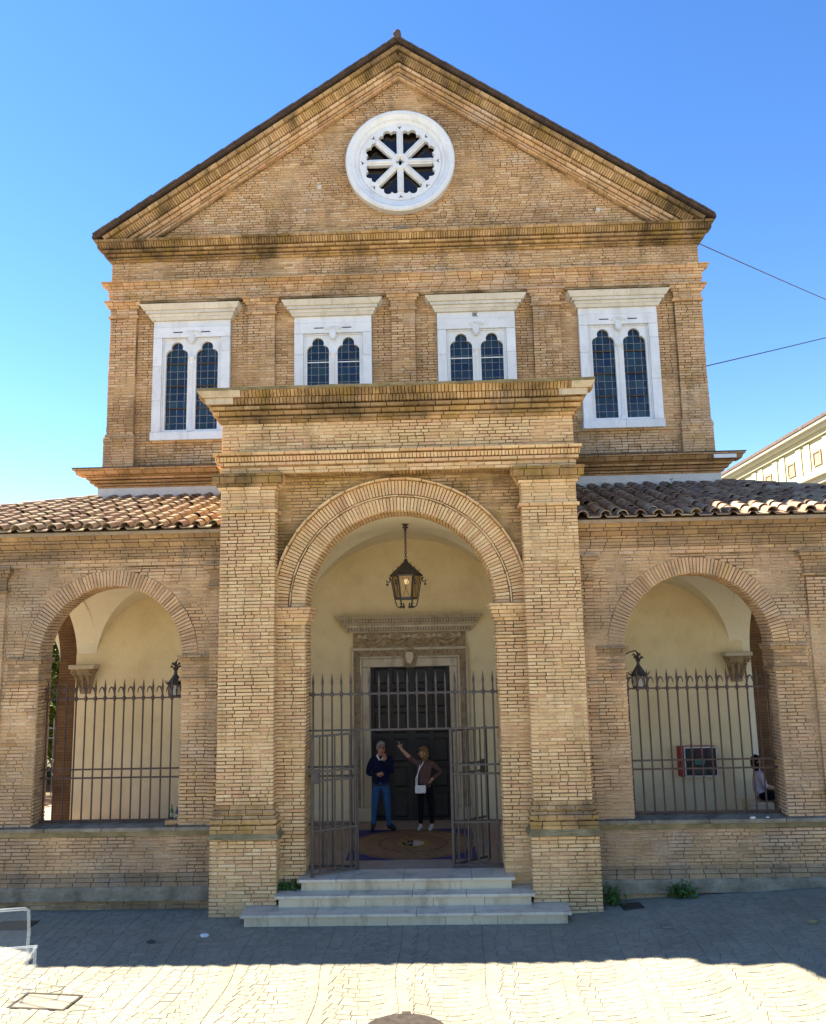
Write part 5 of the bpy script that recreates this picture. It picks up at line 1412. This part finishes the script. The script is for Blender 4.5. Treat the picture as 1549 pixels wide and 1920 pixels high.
def woman(loc):
    P = empty('person', loc); tag(P, 'person with blond bob and plum top pointing upward, white shoulder bag at the hip', 'person')
    face = (-0.93, -0.36, 0.0); hd = (-0.03, -0.02, 1.515)
    J = {'pel': ((0, 0, 0.88), (0.155, 0.12)), 'sp': ((0, 0.0, 1.04), (0.135, 0.11)), 'ch': ((0, 0.0, 1.22), (0.155, 0.125)), 'nk': ((0.0, 0, 1.37), 0.055), 'nk2': ((-0.01, -0.01, 1.42), 0.048), 'hd': (hd, 0.09), 'ht': ((-0.03, -0.02, 1.575), 0.075),
         'sl': ((-0.14, -0.02, 1.315), 0.066), 'el': ((-0.315, -0.04, 1.44), 0.047), 'wl': ((-0.475, -0.06, 1.61), 0.03), 'hl': ((-0.51, -0.06, 1.665), 0.028),
         'sr': ((0.14, 0.0, 1.31), 0.066), 'er': ((0.335, 0.05, 1.13), 0.047), 'wr': ((0.165, -0.07, 1.02), 0.032), 'hr': ((0.12, -0.10, 0.985), 0.03),
         'hpl': ((-0.085, 0, 0.84), 0.1), 'kl': ((-0.095, -0.02, 0.47), 0.064), 'al': ((-0.105, 0.02, 0.14), 0.044), 'fl': ((-0.105, 0.02, 0.08), 0.04), 'tl': ((-0.15, -0.15, 0.04), 0.038), 'bl': ((-0.10, 0.05, 0.045), 0.038),
         'hpr': ((0.085, 0, 0.84), 0.1), 'kr': ((0.105, -0.02, 0.47), 0.064), 'ar': ((0.125, 0.02, 0.14), 0.044), 'fr': ((0.125, 0.02, 0.08), 0.04), 'tr': ((0.07, -0.15, 0.04), 0.038), 'br': ((0.14, 0.05, 0.045), 0.038)}
    pl, sk_, bl, sh_ = 'plum', 'skin', 'black_cloth', 'shoe_pale'
    B = [('pel', 'sp', pl), ('sp', 'ch', pl), ('ch', 'nk', pl), ('nk', 'nk2', sk_), ('nk2', 'hd', sk_), ('hd', 'ht', sk_), ('ch', 'sl', pl), ('sl', 'el', pl), ('el', 'wl', sk_), ('wl', 'hl', sk_), ('ch', 'sr', pl), ('sr', 'er', pl), ('er', 'wr', pl), ('wr', 'hr', sk_),
         ('pel', 'hpl', bl), ('hpl', 'kl', bl), ('kl', 'al', bl), ('al', 'fl', sk_), ('fl', 'tl', sh_), ('fl', 'bl', sh_), ('pel', 'hpr', bl), ('hpr', 'kr', bl), ('kr', 'ar', bl), ('ar', 'fr', sk_), ('fr', 'tr', sh_), ('fr', 'br', sh_)]
    F = [(c, r, sk_) for c, r in hand(J['wl'][0], (-0.5, -0.05, 0.85), (-0.5, 0, -0.4), point=True)] + [(c, r, sk_) for c, r in hand(J['wr'][0], (-0.5, -0.1, -0.6), (0, -1, 0), curl=0.5)]
    skin_mesh('body', J, B, [pl, sk_, bl, sh_], P, F + extras(hd, face, sk_), 0.86)
    head_bits(P, hd, face, 'hair_blond', long=True, parent=P)
    return P
man((-0.60, 3.40, 0.525)); woman((0.30, 3.42, 0.525))
bag = empty('shoulder_bag', (0.21, 3.20, 1.36)); tag(bag, 'small white shoulder bag on a strap worn by the pointing person', 'bag')
bm = bmesh.new(); box(bm, -0.11, 0.11, -0.035, 0.035, -0.08, 0.08); bevel(bm, 0.03, 3); bm_obj('bag_body', bm, 'bag_white', bag, 50)
bm = bmesh.new(); tube(bm, [(-0.09, 0.0, 0.06), (-0.09, 0.06, 0.2), (-0.02, 0.04, 0.38), (0.06, 0.09, 0.50), (0.07, 0.2, 0.54), (0.07, 0.33, 0.44)], 0.011, 5); bm_obj('strap', bm, 'bag_white', bag)
bm = bmesh.new(); tube(bm, [(0.0, 0.06, 0.47), (-0.04, 0.04, 0.34), (-0.06, 0.03, 0.2), (-0.07, 0.0, 0.05)], 0.008, 5); bm_obj('strap', bm, 'bag_white', bag)

def seated(loc):
    P = empty('person', loc); tag(P, 'dark haired person in lilac white top and black trousers sitting on a stone block', 'person')
    face = (1.0, -0.1, 0); hd = (0.02, 0, 1.20)
    J = {'pel': ((0, 0, 0.52), (0.15, 0.13)), 'sp': ((0.0, 0, 0.68), (0.14, 0.12)), 'ch': ((0.03, 0, 0.86), (0.155, 0.125)), 'nk': ((0.03, 0, 1.03), 0.055), 'nk2': ((0.03, 0, 1.09), 0.048), 'hd': (hd, 0.09), 'ht': ((0.02, 0, 1.26), 0.075),
         'sl': ((0.03, -0.16, 0.97), 0.062), 'el': ((0.10, -0.2, 0.72), 0.047), 'wl': ((0.30, -0.12, 0.68), 0.032), 'hl': ((0.36, -0.1, 0.66), 0.028),
         'sr': ((0.03, 0.16, 0.97), 0.062), 'er': ((0.10, 0.2, 0.72), 0.047), 'wr': ((0.30, 0.12, 0.68), 0.032), 'hr': ((0.36, 0.1, 0.66), 0.028),
         'hpl': ((0.05, -0.09, 0.52), 0.10), 'kl': ((0.42, -0.10, 0.53), 0.07), 'al': ((0.45, -0.10, 0.11), 0.046), 'tl': ((0.60, -0.11, 0.04), 0.04),
         'hpr': ((0.05, 0.09, 0.52), 0.10), 'kr': ((0.42, 0.10, 0.53), 0.07), 'ar': ((0.45, 0.10, 0.11), 0.046), 'tr': ((0.60, 0.11, 0.04), 0.04)}
    li, sk_, bl, sh_ = 'lilac', 'skin', 'black_cloth', 'shoe_pale'
    B = [('pel', 'sp', li), ('sp', 'ch', li), ('ch', 'nk', li), ('nk', 'nk2', sk_), ('nk2', 'hd', sk_), ('hd', 'ht', sk_)]
    for k in 'lr': B += [('ch', 's'+k, li), ('s'+k, 'e'+k, li), ('e'+k, 'w'+k, sk_), ('w'+k, 'h'+k, sk_), ('pel', 'hp'+k, bl), ('hp'+k, 'k'+k, bl), ('k'+k, 'a'+k, bl), ('a'+k, 't'+k, sh_)]
    F = []
    for k in 'lr': F += [(c, r, sk_) for c, r in hand(J['w'+k][0], (1, 0.1, -0.3), (0, 1, 0), curl=0.8)]
    skin_mesh('body', J, B, [li, sk_, bl, sh_], P, F + extras(hd, face, sk_)); head_bits(P, hd, face, 'hair_black', long=True, parent=P)
seated((7.12, 3.75, 0.52))
sb = boxo('stone_block', (6.86, 7.34, 3.50, 4.00, 0.52, 0.94), 'riser', None, 0.015); tag(sb, 'pale stone block used as a seat beside the brown brick arch', 'stone block')
def walker(loc):
    P = empty('person', loc); tag(P, 'person in dark clothes standing in the shaded garden behind the arch with the bottles', 'person')
    face = (-0.5, -0.85, 0); hd = (0, -0.02, 1.60)
    J = {'pel': ((0, 0, 0.92), (0.155, 0.12)), 'sp': ((0, 0, 1.08), (0.15, 0.12)), 'ch': ((0, 0, 1.28), (0.17, 0.13)), 'nk': ((0, 0, 1.44), 0.06), 'nk2': ((0, -0.01, 1.50), 0.052), 'hd': (hd, 0.093), 'ht': ((0, -0.01, 1.66), 0.078),
         'sl': ((-0.17, 0, 1.37), 0.07), 'el': ((-0.25, -0.02, 1.1), 0.05), 'wl': ((-0.2, -0.2, 1.05), 0.034), 'hl': ((-0.17, -0.26, 1.06), 0.03), 'sr': ((0.17, 0, 1.37), 0.07), 'er': ((0.23, 0, 1.08), 0.05), 'wr': ((0.22, -0.06, 0.85), 0.034), 'hr': ((0.22, -0.08, 0.78), 0.03),
         'hpl': ((-0.09, 0, 0.87), 0.1), 'kl': ((-0.11, -0.03, 0.48), 0.068), 'al': ((-0.11, 0.02, 0.1), 0.047), 'tl': ((-0.13, -0.15, 0.04), 0.042), 'hpr': ((0.09, 0, 0.87), 0.1), 'kr': ((0.1, 0, 0.48), 0.068), 'ar': ((0.1, 0.05, 0.1), 0.047), 'tr': ((0.12, -0.12, 0.04), 0.042)}
    nv, sk_, bl, sh_ = 'navy', 'skin', 'black_cloth', 'shoe_pale'
    B = [('pel', 'sp', nv), ('sp', 'ch', nv), ('ch', 'nk', nv), ('nk', 'nk2', sk_), ('nk2', 'hd', sk_), ('hd', 'ht', sk_)]
    for k in 'lr': B += [('ch', 's'+k, nv), ('s'+k, 'e'+k, nv), ('e'+k, 'w'+k, sk_), ('w'+k, 'h'+k, sk_), ('pel', 'hp'+k, bl), ('hp'+k, 'k'+k, bl), ('k'+k, 'a'+k, bl), ('a'+k, 't'+k, sh_)]
    F = []
    for k in 'lr': F += [(c, r, sk_) for c, r in hand(J['w'+k][0], (0.1, -0.4, -0.5), (1, 0, 0), curl=0.6)]
    skin_mesh('body', J, B, [nv, sk_, bl, sh_], P, F + extras(hd, face, sk_), 0.9); head_bits(P, hd, face, 'hair_black', parent=P)
walker((-9.95, 7.55, 0.52))

# ================================================================== SMALL THINGS
def col(name, c, rough=0.5, spec=0.4):
    if name not in M: M[name] = plain_mat(name, tuple(x*0.85 for x in c), tuple(min(1, x*1.15) for x in c), 8, rough, 0.1, 60, spec)
    return name
nb = empty('notice_board', (5.80, D, 1.35)); tag(nb, 'red framed glazed notice board with posters on the ochre wall', 'notice board')
w_, h_ = 0.70, 0.62
boxo('case', (-0.09, w_+0.006, -0.21, -0.0, 0, h_), col('board red', (0.30, 0.012, 0.015)), nb, 0.006)
for b_ in ((0.0, w_, 0, 0.03), (0.0, w_, h_-0.03, h_), (0, 0.03, 0.03, h_-0.03), (w_-0.03, w_, 0.03, h_-0.03)):
    boxo('frame', (b_[0]+0.004, b_[1]-0.004, -0.222, -0.2105, b_[2], b_[3]), col('aluminium trim', (0.6, 0.6, 0.6), 0.35), nb)
boxo('backing', (0.032, w_-0.032, -0.2135, -0.2105, 0.032, h_-0.032), col('dark board', (0.02, 0.016, 0.018)), nb)
def poster(x0, x1, z0, z1, c, nm):
    boxo('poster', (x0, x1, -0.216, -0.214, z0, z1), col(nm, c), nb)
poster(0.06, 0.22, 0.40, 0.57, (0.03, 0.035, 0.04), 'poster grey'); poster(0.26, 0.45, 0.42, 0.57, (0.06, 0.02, 0.04), 'poster plum'); poster(0.50, 0.63, 0.40, 0.57, (0.05, 0.045, 0.06), 'poster violet')
poster(0.22, 0.36, 0.25, 0.36, (0.04, 0.2, 0.17), 'poster teal'); poster(0.38, 0.43, 0.27, 0.37, (0.06, 0.25, 0.22), 'poster aqua'); poster(0.2, 0.46, 0.06, 0.2, (0.05, 0.065, 0.06), 'poster dark green'); poster(0.52, 0.64, 0.08, 0.22, (0.05, 0.06, 0.055), 'poster olive')
def bottle(loc, c, label, h=0.25):
    B = empty('bottle', loc); tag(B, label, 'bottle')
    t = MT('bottle glass '+label[:5], 0.08, 0.6); t.color(c); M['bt'+label[:5]] = t.m
    bm = bmesh.new(); lathe(bm, [(0.0, 0), (0.031, 0), (0.033, 0.01), (0.033, h*0.55), (0.028, h*0.66), (0.013, h*0.78), (0.012, h*0.95), (0.015, h*0.96), (0.015, h), (0, h)], 14); bm_obj('glass', bm, 'bt'+label[:5], B, 40)
    bm = bmesh.new(); lathe(bm, [(0.0336, h*0.18), (0.0338, h*0.45)], 14); bm_obj('paper_label', bm, 'portal_stone', B, 40)
bottle((-4.10, 0.90, 1.315), (0.02, 0.16, 0.04), 'green glass bottle standing on the stone sill by the grille'); bottle((-3.99, 0.86, 1.315), (0.012, 0.02, 0.10), 'dark blue bottle standing on the stone sill by the grille', 0.22)
for i_ in range(0): pass
lb = boxo('loose_brick', (-0.12, 0.12, -0.06, 0.06, 0, 0.075), 'brick_red', None, 0.008); lb.location = (-3.97, 0.56, 1.305); lb.rotation_euler = (0, 0, 0.3); tag(lb, 'single pinkish brick lying on the stone sill near the bottles', 'brick')
# clear plastic chair
t = MT('clear polycarbonate', 0.05, 0.5); t.color((0.6, 0.65, 0.68)); t.b.inputs['Alpha'].default_value = 0.24; M['clear'] = t.m
t = MT('clear polycarbonate sheet', 0.05, 0.5); t.color((0.55, 0.6, 0.64)); t.b.inputs['Alpha'].default_value = 0.04; M['clear_sheet'] = t.m
ch = empty('clear_chair', (-4.90, -2.78, 0)); tag(ch, 'transparent plastic chair standing at the edge of the shade', 'chair'); ch.rotation_euler = (0, 0, math.radians(12))
for sx, sy in ((-1, -1), (1, -1), (-1, 1), (1, 1)):
    bm = bmesh.new(); tube(bm, [(sx*0.20, sy*0.20, 0.0), (sx*0.185, sy*0.19, 0.43)], [0.016, 0.024], 8); bm_obj('leg', bm, 'clear', ch, 50)
bm = bmesh.new(); box(bm, -0.22, 0.22, -0.22, 0.22, 0.42, 0.455); bevel(bm, 0.012, 2)
bm_obj('seat', bm, 'clear_sheet', ch, 40)
bm = bmesh.new(); tube(bm, [(-0.21, -0.21, 0.44), (0.21, -0.21, 0.44), (0.21, 0.21, 0.44), (-0.21, 0.21, 0.44)], 0.014, 6, closed=True); bm_obj('seat_rim', bm, 'clear', ch, 50)
bm = bmesh.new(); tube(bm, [(0.19, -0.2, 0.43), (0.205, -0.225, 0.75), (0.20, -0.26, 1.02), (0.15, -0.27, 1.05), (-0.15, -0.27, 1.05), (-0.20, -0.26, 1.02), (-0.205, -0.225, 0.75), (-0.19, -0.2, 0.43)], 0.02, 8); bm_obj('back_frame', bm, 'clear', ch, 50)
boxo('back_panel', (-0.185, 0.185, -0.246, -0.236, 0.52, 1.03), 'clear_sheet', ch, 0.003)
# covers in the paving
mc = empty('drain_grate', (0.16, -4.03, 0.0)); tag(mc, 'round perforated iron drain grate set in the sunlit paving', 'drain')
t = plain_mat('worn cast iron', (0.03, 0.024, 0.02), (0.07, 0.055, 0.042), 9, 0.6, 0.4, 60); M['cast'] = t
bm = bmesh.new(); lathe(bm, [(0.43, -0.02), (0.5, -0.02), (0.5, 0.004), (0.43, 0.004)], 40); bm_obj('rim', bm, 'cast', mc)
gw = 0.063; holes_ = []; bm = bmesh.new()
for i in range(-7, 8):
    for j in range(-7, 8):
        x, y = i*gw+(gw/2 if j % 2 else 0), j*gw*0.9
        if math.hypot(x, y) < 0.40: holes_.append([(x+0.02*math.cos(a_), y+0.02*math.sin(a_)) for a_ in np.linspace(0, 2*math.pi, 6, endpoint=False)])
pl = plate_with_holes('perforated_plate', [(0.432*math.cos(a_), 0.432*math.sin(a_)) for a_ in np.linspace(0, 2*math.pi, 40, endpoint=False)], holes_, 0.0, 0.02, 'cast', mc)
pl.rotation_euler = (math.radians(-90), 0, 0); pl.location = (0, 0, 0.0)
bm = bmesh.new(); lathe(bm, [(0.0, -0.026), (0.43, -0.026)], 24); bm_obj('pit', bm, 'door', mc)
bm = bmesh.new(); box(bm, -0.05, 0.05, 0.47, 0.55, -0.02, 0.006); bm_obj('lug', bm, 'cast', mc)
sc_ = empty('square_cover', (-4.32, -3.12, 0)); tag(sc_, 'square paving-filled cover with dark frame beside the clear chair', 'manhole cover'); sc_.rotation_euler = (0, 0, -0.12)
for b_ in ((-0.38, 0.38, -0.22, -0.185), (-0.38, 0.38, 0.185, 0.22), (-0.38, -0.345, -0.184, 0.184), (0.345, 0.38, -0.184, 0.184)): boxo('frame', (*b_, -0.03, 0.006), 'cast', sc_)
boxo('inset', (-0.343, 0.343, -0.183, 0.183, -0.03, 0.001), 'paver', sc_)
def flat_cover(loc, w, d, label, rot):
    o = empty('iron_cover', loc); tag(o, label, 'manhole cover'); o.rotation_euler = (0, -0.045 if loc[0] > 2 else 0, rot)
    boxo('rim', (-w/2, w/2, -d/2, d/2, -0.03, 0.004), 'cast', o); boxo('plate', (-w/2+0.03, w/2-0.03, -d/2+0.03, d/2-0.03, -0.02, 0.008), 'lamp_iron', o)
flat_cover((-6.15, -0.35, 0.002), 0.6, 0.42, 'dark iron cover in the shaded paving beside the stone plinth', 0.0)
flat_cover((3.62, 0.02, gz(3.62)+0.004), 0.34, 0.3, 'small dark iron cover next to the weeds at the right pier', 0.1)
# seam of the drain channel
ds = boxo('drain_seam', (0.22, 0.235, -3.5, -0.62, -0.01, 0.0035), 'joint', pavement)
# bits lying about
def lump(name, loc, r, mat, label, cat, flat=0.35, group=None):
    bm = bmesh.new(); bmesh.ops.create_icosphere(bm, subdivisions=2, radius=r)
    for v in bm.verts: v.co = Vector((v.co.x*(1+RNG.normal(0, 0.12)), v.co.y*(0.7+RNG.normal(0, 0.1)), v.co.z*flat*(1+RNG.normal(0, 0.15))))
    o = bm_obj(name, bm, mat, None, 60); o.location = (loc[0], loc[1], gz(loc[0])+r*flat*0.6); tag(o, label, cat, group)
lump('dark_stud', (-3.69, -1.16), 0.065, 'lamp_iron', 'dark lump lying on the shaded paving, left of the white scrap', 'debris', 0.4)
lump('paper_scrap', (-2.96, -0.94), 0.07, 'white_cloth', 'crumpled white scrap on the shaded paving', 'litter', 0.45)
lump('mound_of_debris', (3.88, -1.02), 0.09, 'grey_stone', 'flat grey lump on the shaded paving below the weeds', 'debris', 0.25)
lump('mound_of_debris', (5.93, -1.2), 0.085, 'moss_ledge', 'mossy dark lump on the sloping shaded paving', 'debris', 0.35)
for k, x in enumerate((5.78, 6.02)): lump('stone_chip', (x, 0.42), (0.05, 0.032)[k], 'white_cloth', ('larger', 'smaller')[k]+' of two white chips on the sill before the red notice board', 'chip', 0.4, 'white chips on the sill'); bpy.data.objects[-1] if False else None
for o in [q for q in COL.objects if q.name.startswith('stone_chip')]: o.location.z = 1.31
# weeds
M['leaf'] = plain_mat('weed leaf', (0.03, 0.075, 0.012), (0.07, 0.14, 0.025), 12, 0.7, 0.1, 60, rand=0.35)
def weed(loc, w, h, n, label):
    W = empty('weed', loc); tag(W, label, 'plant')
    bm = bmesh.new(); st = bmesh.new()
    for k in range(n):
        a = RNG.uniform(0, 2*math.pi); q = RNG.uniform(0.1, 1); base = Vector((RNG.normal(0, w*0.35), RNG.normal(0, 0.05), 0)); tip = base + Vector((math.cos(a)*w*0.35*q, -abs(math.sin(a))*w*0.3*q, h*RNG.uniform(0.35, 1)))
        if k % 3 == 0: tube(st, [base, base.lerp(tip, 0.6)+Vector((0, 0, 0.02)), tip], 0.003, 3)
        for j in range(5):
            c = base.lerp(tip, 0.25+0.75*j/4) + Vector(RNG.normal(0, 0.025, 3)); c.z = max(c.z, 0.01)
            d = Vector(RNG.normal(0, 1, 3)).normalized(); e = d.orthogonal().normalized(); l_ = RNG.uniform(0.025, 0.05)
            vs = [bm.verts.new(c+d*l_*p+e*l_*r_) for p, r_ in ((-1, 0), (0, -0.45), (1, 0), (0, 0.45))]; bm.faces.new(vs)
    bm_obj('foliage', bm, 'leaf', W); bm_obj('stems', st, 'leaf', W)
weed((3.36, 0.2, gz(3.36)), 0.18, 0.30, 38, 'green weed growing at the foot of the right porch pier')
weed((4.52, 0.27, gz(4.52)), 0.30, 0.22, 45, 'wide low weed growing against the stone plinth band')
weed((-1.92, 0.2, 0.35), 0.24, 0.08, 40, 'flat moss tuft on the step end beside the left porch pier')
weed((5.62, 3.3, 7.33), 0.1, 0.3, 5, 'sparse dry plant growing between the roof tiles')

# ================================================================== BEYOND
def cable(p0, p1, sag, label, r=0.012):
    bm = bmesh.new(); p0, p1 = Vector(p0), Vector(p1)
    tube(bm, [p0.lerp(p1, t_) - Vector((0, 0, sag*4*t_*(1-t_))) for t_ in np.linspace(0, 1, 14)], r, 5)
    tag(bm_obj('cable', bm, 'lamp_iron'), label, 'cable')
def ray_at(dx, dy, dz, y): k = (y-CAM_POS.y)/dy; return (CAM_POS.x+dx*k, y, CAM_POS.z+dz*k)
cable(ray_at(0.331, 0.947, 0.476, 5.2), ray_at(0.60, 0.975, 0.356, 16.0), 0.05, 'thin overhead cable running down from the gable cornice', 0.014)
cable(ray_at(0.330, 0.970, 0.325, 5.4), ray_at(0.62, 0.969, 0.389, 16.0), 0.03, 'thin overhead cable rising away from the upper window wall', 0.014)

M['yellow_wall'] = plaster('yellow town house wall', (0.30, 0.275, 0.175), (0.32, 0.295, 0.195), (0.34, 0.315, 0.215))
M['cream_wall'] = plaster('cream house trim', (0.33, 0.30, 0.215), (0.35, 0.32, 0.235), (0.37, 0.34, 0.255))
M['rosy'] = plain_mat('pinkish window reveal', (0.24, 0.17, 0.10), (0.28, 0.2, 0.125), 3, 0.8, 0.1)
th = empty('town_house', (29.75, 40, 0)); tag(th, 'tall sunlit pale yellow building with deep cornice behind the church', 'building')
HB = 19.9
boxo('wall', (0.0, 12, -14, 62, -1, HB-0.35), 'yellow_wall', th)
boxo('upper_cornice', (-0.55, 0, -14, 62, HB-0.62, HB-0.36), 'cream_wall', th); boxo('eave', (-0.85, 12, -14.5, 62.5, HB-0.35, HB-0.12), 'cream_wall', th); boxo('frieze_band', (-0.25, 0, -14, 62, HB-1.0, HB-0.64), 'yellow_wall', th)
boxo('roof', (-0.95, 12.2, -14.6, 62.6, HB-0.118, HB+0.12), 'slate', th)
boxo('middle_cornice', (-0.9, 0, -14, 62, HB-4.15, HB-3.75), 'cream_wall', th); boxo('cornice_fillet', (-0.5, 0, -14, 62, HB-4.6, HB-4.16), 'cream_wall', th); boxo('cornice_band', (-0.2, 0, -14, 62, HB-5.3, HB-4.62), 'rosy', th)
for k in range(16):
    yk = -11 + k*4.6
    wdw = empty('window', (0, yk, HB-2.55), th)
    for b_ in ((-0.65, -0.52, -0.5, 0.62), (0.52, 0.65, -0.5, 0.62), (-0.518, 0.518, 0.5, 0.62), (-0.518, 0.518, -0.5, -0.42)): boxo('frame', (-0.10, 0.0, *b_), 'rosy', wdw)
    boxo('pane', (-0.02, 0.0, -0.518, 0.518, -0.418, 0.498), 'rosy', wdw)
    for q in (-1.55, 1.55): boxo('wall_panel', (-0.09, 0.0, yk+q-0.45, yk+q+0.45, HB-3.6, HB-1.1), 'yellow_wall', th)
    wdw = empty('window', (0, yk, HB-7.6), th)
    for b_ in ((-0.85, -0.7, -1.1, 1.2), (0.7, 0.85, -1.1, 1.2), (-0.698, 0.698, 1.05, 1.2)): boxo('frame', (-0.12, 0.0, *b_), 'cream_wall', wdw)
    boxo('pane', (-0.02, 0.0, -0.698, 0.698, -1.1, 1.048), 'glass_dark', wdw)

# garden seen through the left wing
M['bark'] = plain_mat('grey bark', (0.08, 0.06, 0.045), (0.15, 0.12, 0.09), 6, 0.9, 0.6, 30)
M['blade'] = plain_mat('long garden leaf', (0.035, 0.075, 0.012), (0.10, 0.17, 0.03), 3, 0.5, 0.1, 40, rand=0.4)
def long_leaf_tree(loc, h, w, n, label, ll=0.55):
    T = empty('garden_tree', loc); tag(T, label, 'tree', 'long leaved trees in the garden'); bm = bmesh.new(); tr = bmesh.new()
    for s in range(5):
        a = 2*math.pi*s/5; tube(tr, [(0.1*math.cos(a), 0.1*math.sin(a), 0), (w*0.25*math.cos(a), w*0.25*math.sin(a), h*0.5), (w*0.35*math.cos(a+0.3), w*0.35*math.sin(a+0.3), h*0.85)], [0.09, 0.06, 0.02], 7)
    bm_obj('trunk', tr, 'bark', T, 50)
    for k in range(n):
        a, q, z = RNG.uniform(0, 2*math.pi), math.sqrt(RNG.uniform(0, 1)), RNG.uniform(0.18, 1)
        rad = w*0.5*(1-abs(z-0.6)*0.9)*(0.8+0.3*math.sin(a*3+z*9))
        c = Vector((rad*q*math.cos(a), rad*q*math.sin(a), h*z)); d = Vector((math.cos(a)+RNG.normal(0, 0.4), math.sin(a)+RNG.normal(0, 0.4), RNG.normal(0.2, 0.6))).normalized(); e = d.cross(Vector(RNG.normal(0, 1, 3))).normalized()
        l_ = ll*RNG.uniform(0.6, 1.2); ww = l_*0.06; dr = Vector((0, 0, -l_*0.35))
        v = [bm.verts.new(p) for p in (c, c+d*l_*0.5+e*ww, c+d*l_*0.5-e*ww, c+d*l_+dr)]
        bm.faces.new((v[0], v[1], v[2])); bm.faces.new((v[1], v[3], v[2]))
    bm_obj('crown', bm, 'blade', T)
long_leaf_tree((-11.2, 9.6, 0.2), 6.2, 3.4, 4200, 'bushy garden tree with long narrow leaves seen through the arch with the bottles')
long_leaf_tree((-14.2, 9.0, 0.2), 5.4, 3.4, 2600, 'bushy garden tree with long narrow leaves beyond the flank of the portico')
long_leaf_tree((-10.4, 14.5, 0.2), 6.5, 3.6, 2600, 'tall garden tree with long narrow leaves growing along the nave wall')
long_leaf_tree((12.6, 12.5, 0.4), 5.0, 3.2, 1800, 'leafy garden tree behind the garden wall on the town house side')
gf = empty('garden_fence', (-10.9, 8.25, 0.2)); tag(gf, 'pale iron garden railing in front of the trees behind the arch', 'fence')
fb = bar_mesh(0.0, 2.3, r=0.014, tip=True, rail=2.0)
for k in range(26): put('bar', fb, 'lead', gf, (-1.2+k*0.15, 0, 0))
for z in (2.0, 1.75, 0.15): rail_o(-1.25, 2.6, z, gf, 'lead')
cr = empty('green_crate', (-9.95, 6.75, 0.52)); tag(cr, 'green slatted plastic crate on the portico floor behind the arch', 'crate')
col('crate green', (0.02, 0.10, 0.035))
for k in range(6):
    for yy in (-0.2, 0.2): boxo('slat', (-0.3, 0.3, yy-0.012, yy+0.012, 0.03+k*0.1, 0.10+k*0.1), 'crate green', cr)
    for xx in (-0.3, 0.3): boxo('slat', (xx-0.012, xx+0.012, -0.187, 0.187, 0.03+k*0.1, 0.10+k*0.1), 'crate green', cr)
for xx in (-0.3, 0.3):
    for yy in (-0.2, 0.2): boxo('corner_post', (xx-0.03, xx+0.03, yy-0.03, yy+0.03, 0, 0.62), 'crate green', cr)
gw_ = empty('garden_wall', (7.2, 7.3, 0)); tag(gw_, 'rusty orange rendered wall closing the right end of the portico', 'wall')
M['orange_wall'] = plaster('rusty orange render', (0.30, 0.13, 0.05), (0.36, 0.17, 0.065), (0.40, 0.2, 0.08))
boxo('wall_body', (0, 5.5, 0.0, 0.35, 0.0, 3.4), 'orange_wall', gw_); boxo('coping', (-0.02, 5.55, -0.05, 0.4, 3.4, 3.5), 'grey_stone', gw_, 0.01)

hd_ = empty('garden_hedge', (-13.0, 13.2, 0.1)); tag(hd_, 'tall dark evergreen hedge closing the garden behind the railing', 'hedge')
M['hedge'] = plain_mat('dark hedge leaf', (0.018, 0.035, 0.010), (0.045, 0.08, 0.02), 6, 0.6, 0.1, 40, rand=0.4)
bm = bmesh.new()
for k in range(9000):
    p = Vector((RNG.uniform(-6, 6), RNG.uniform(-0.8, 0.8), 5.2*RNG.uniform(0, 1)**0.8)); p.z *= 0.9+0.12*math.sin(p.x*2.3); d = Vector(RNG.normal(0, 1, 3)).normalized(); e = d.orthogonal().normalized(); l_ = RNG.uniform(0.08, 0.2)
    bm.faces.new([bm.verts.new(p+d*l_*a+e*l_*b) for a, b in ((-1, 0), (0, -0.5), (1, 0), (0, 0.5))])
bm_obj('foliage', bm, 'hedge', hd_)
bm = bmesh.new()
for k in range(12): tube(bm, [(-5.5+k, 0, 0), (-5.4+k, 0.1, 2.5), (-5.5+k, 0, 4.6)], [0.09, 0.06, 0.02], 6)
bm_obj('stems', bm, 'bark', hd_)
M['soil'] = plain_mat('garden soil', (0.07, 0.055, 0.035), (0.13, 0.105, 0.06), 1.5, 0.95, 0.5, 20)
for x0, x1, y0, y1 in ((-40, -11.55, 0.9, 40), (-11.55, -7.0, 8.0, 40)):
    tag(mesh_obj('garden_ground', [(x0, y0, 0.06), (x1, y0, 0.06), (x1, y1, 0.06), (x0, y1, 0.06)], [(0, 1, 2, 3)], 'soil'), kind='structure')
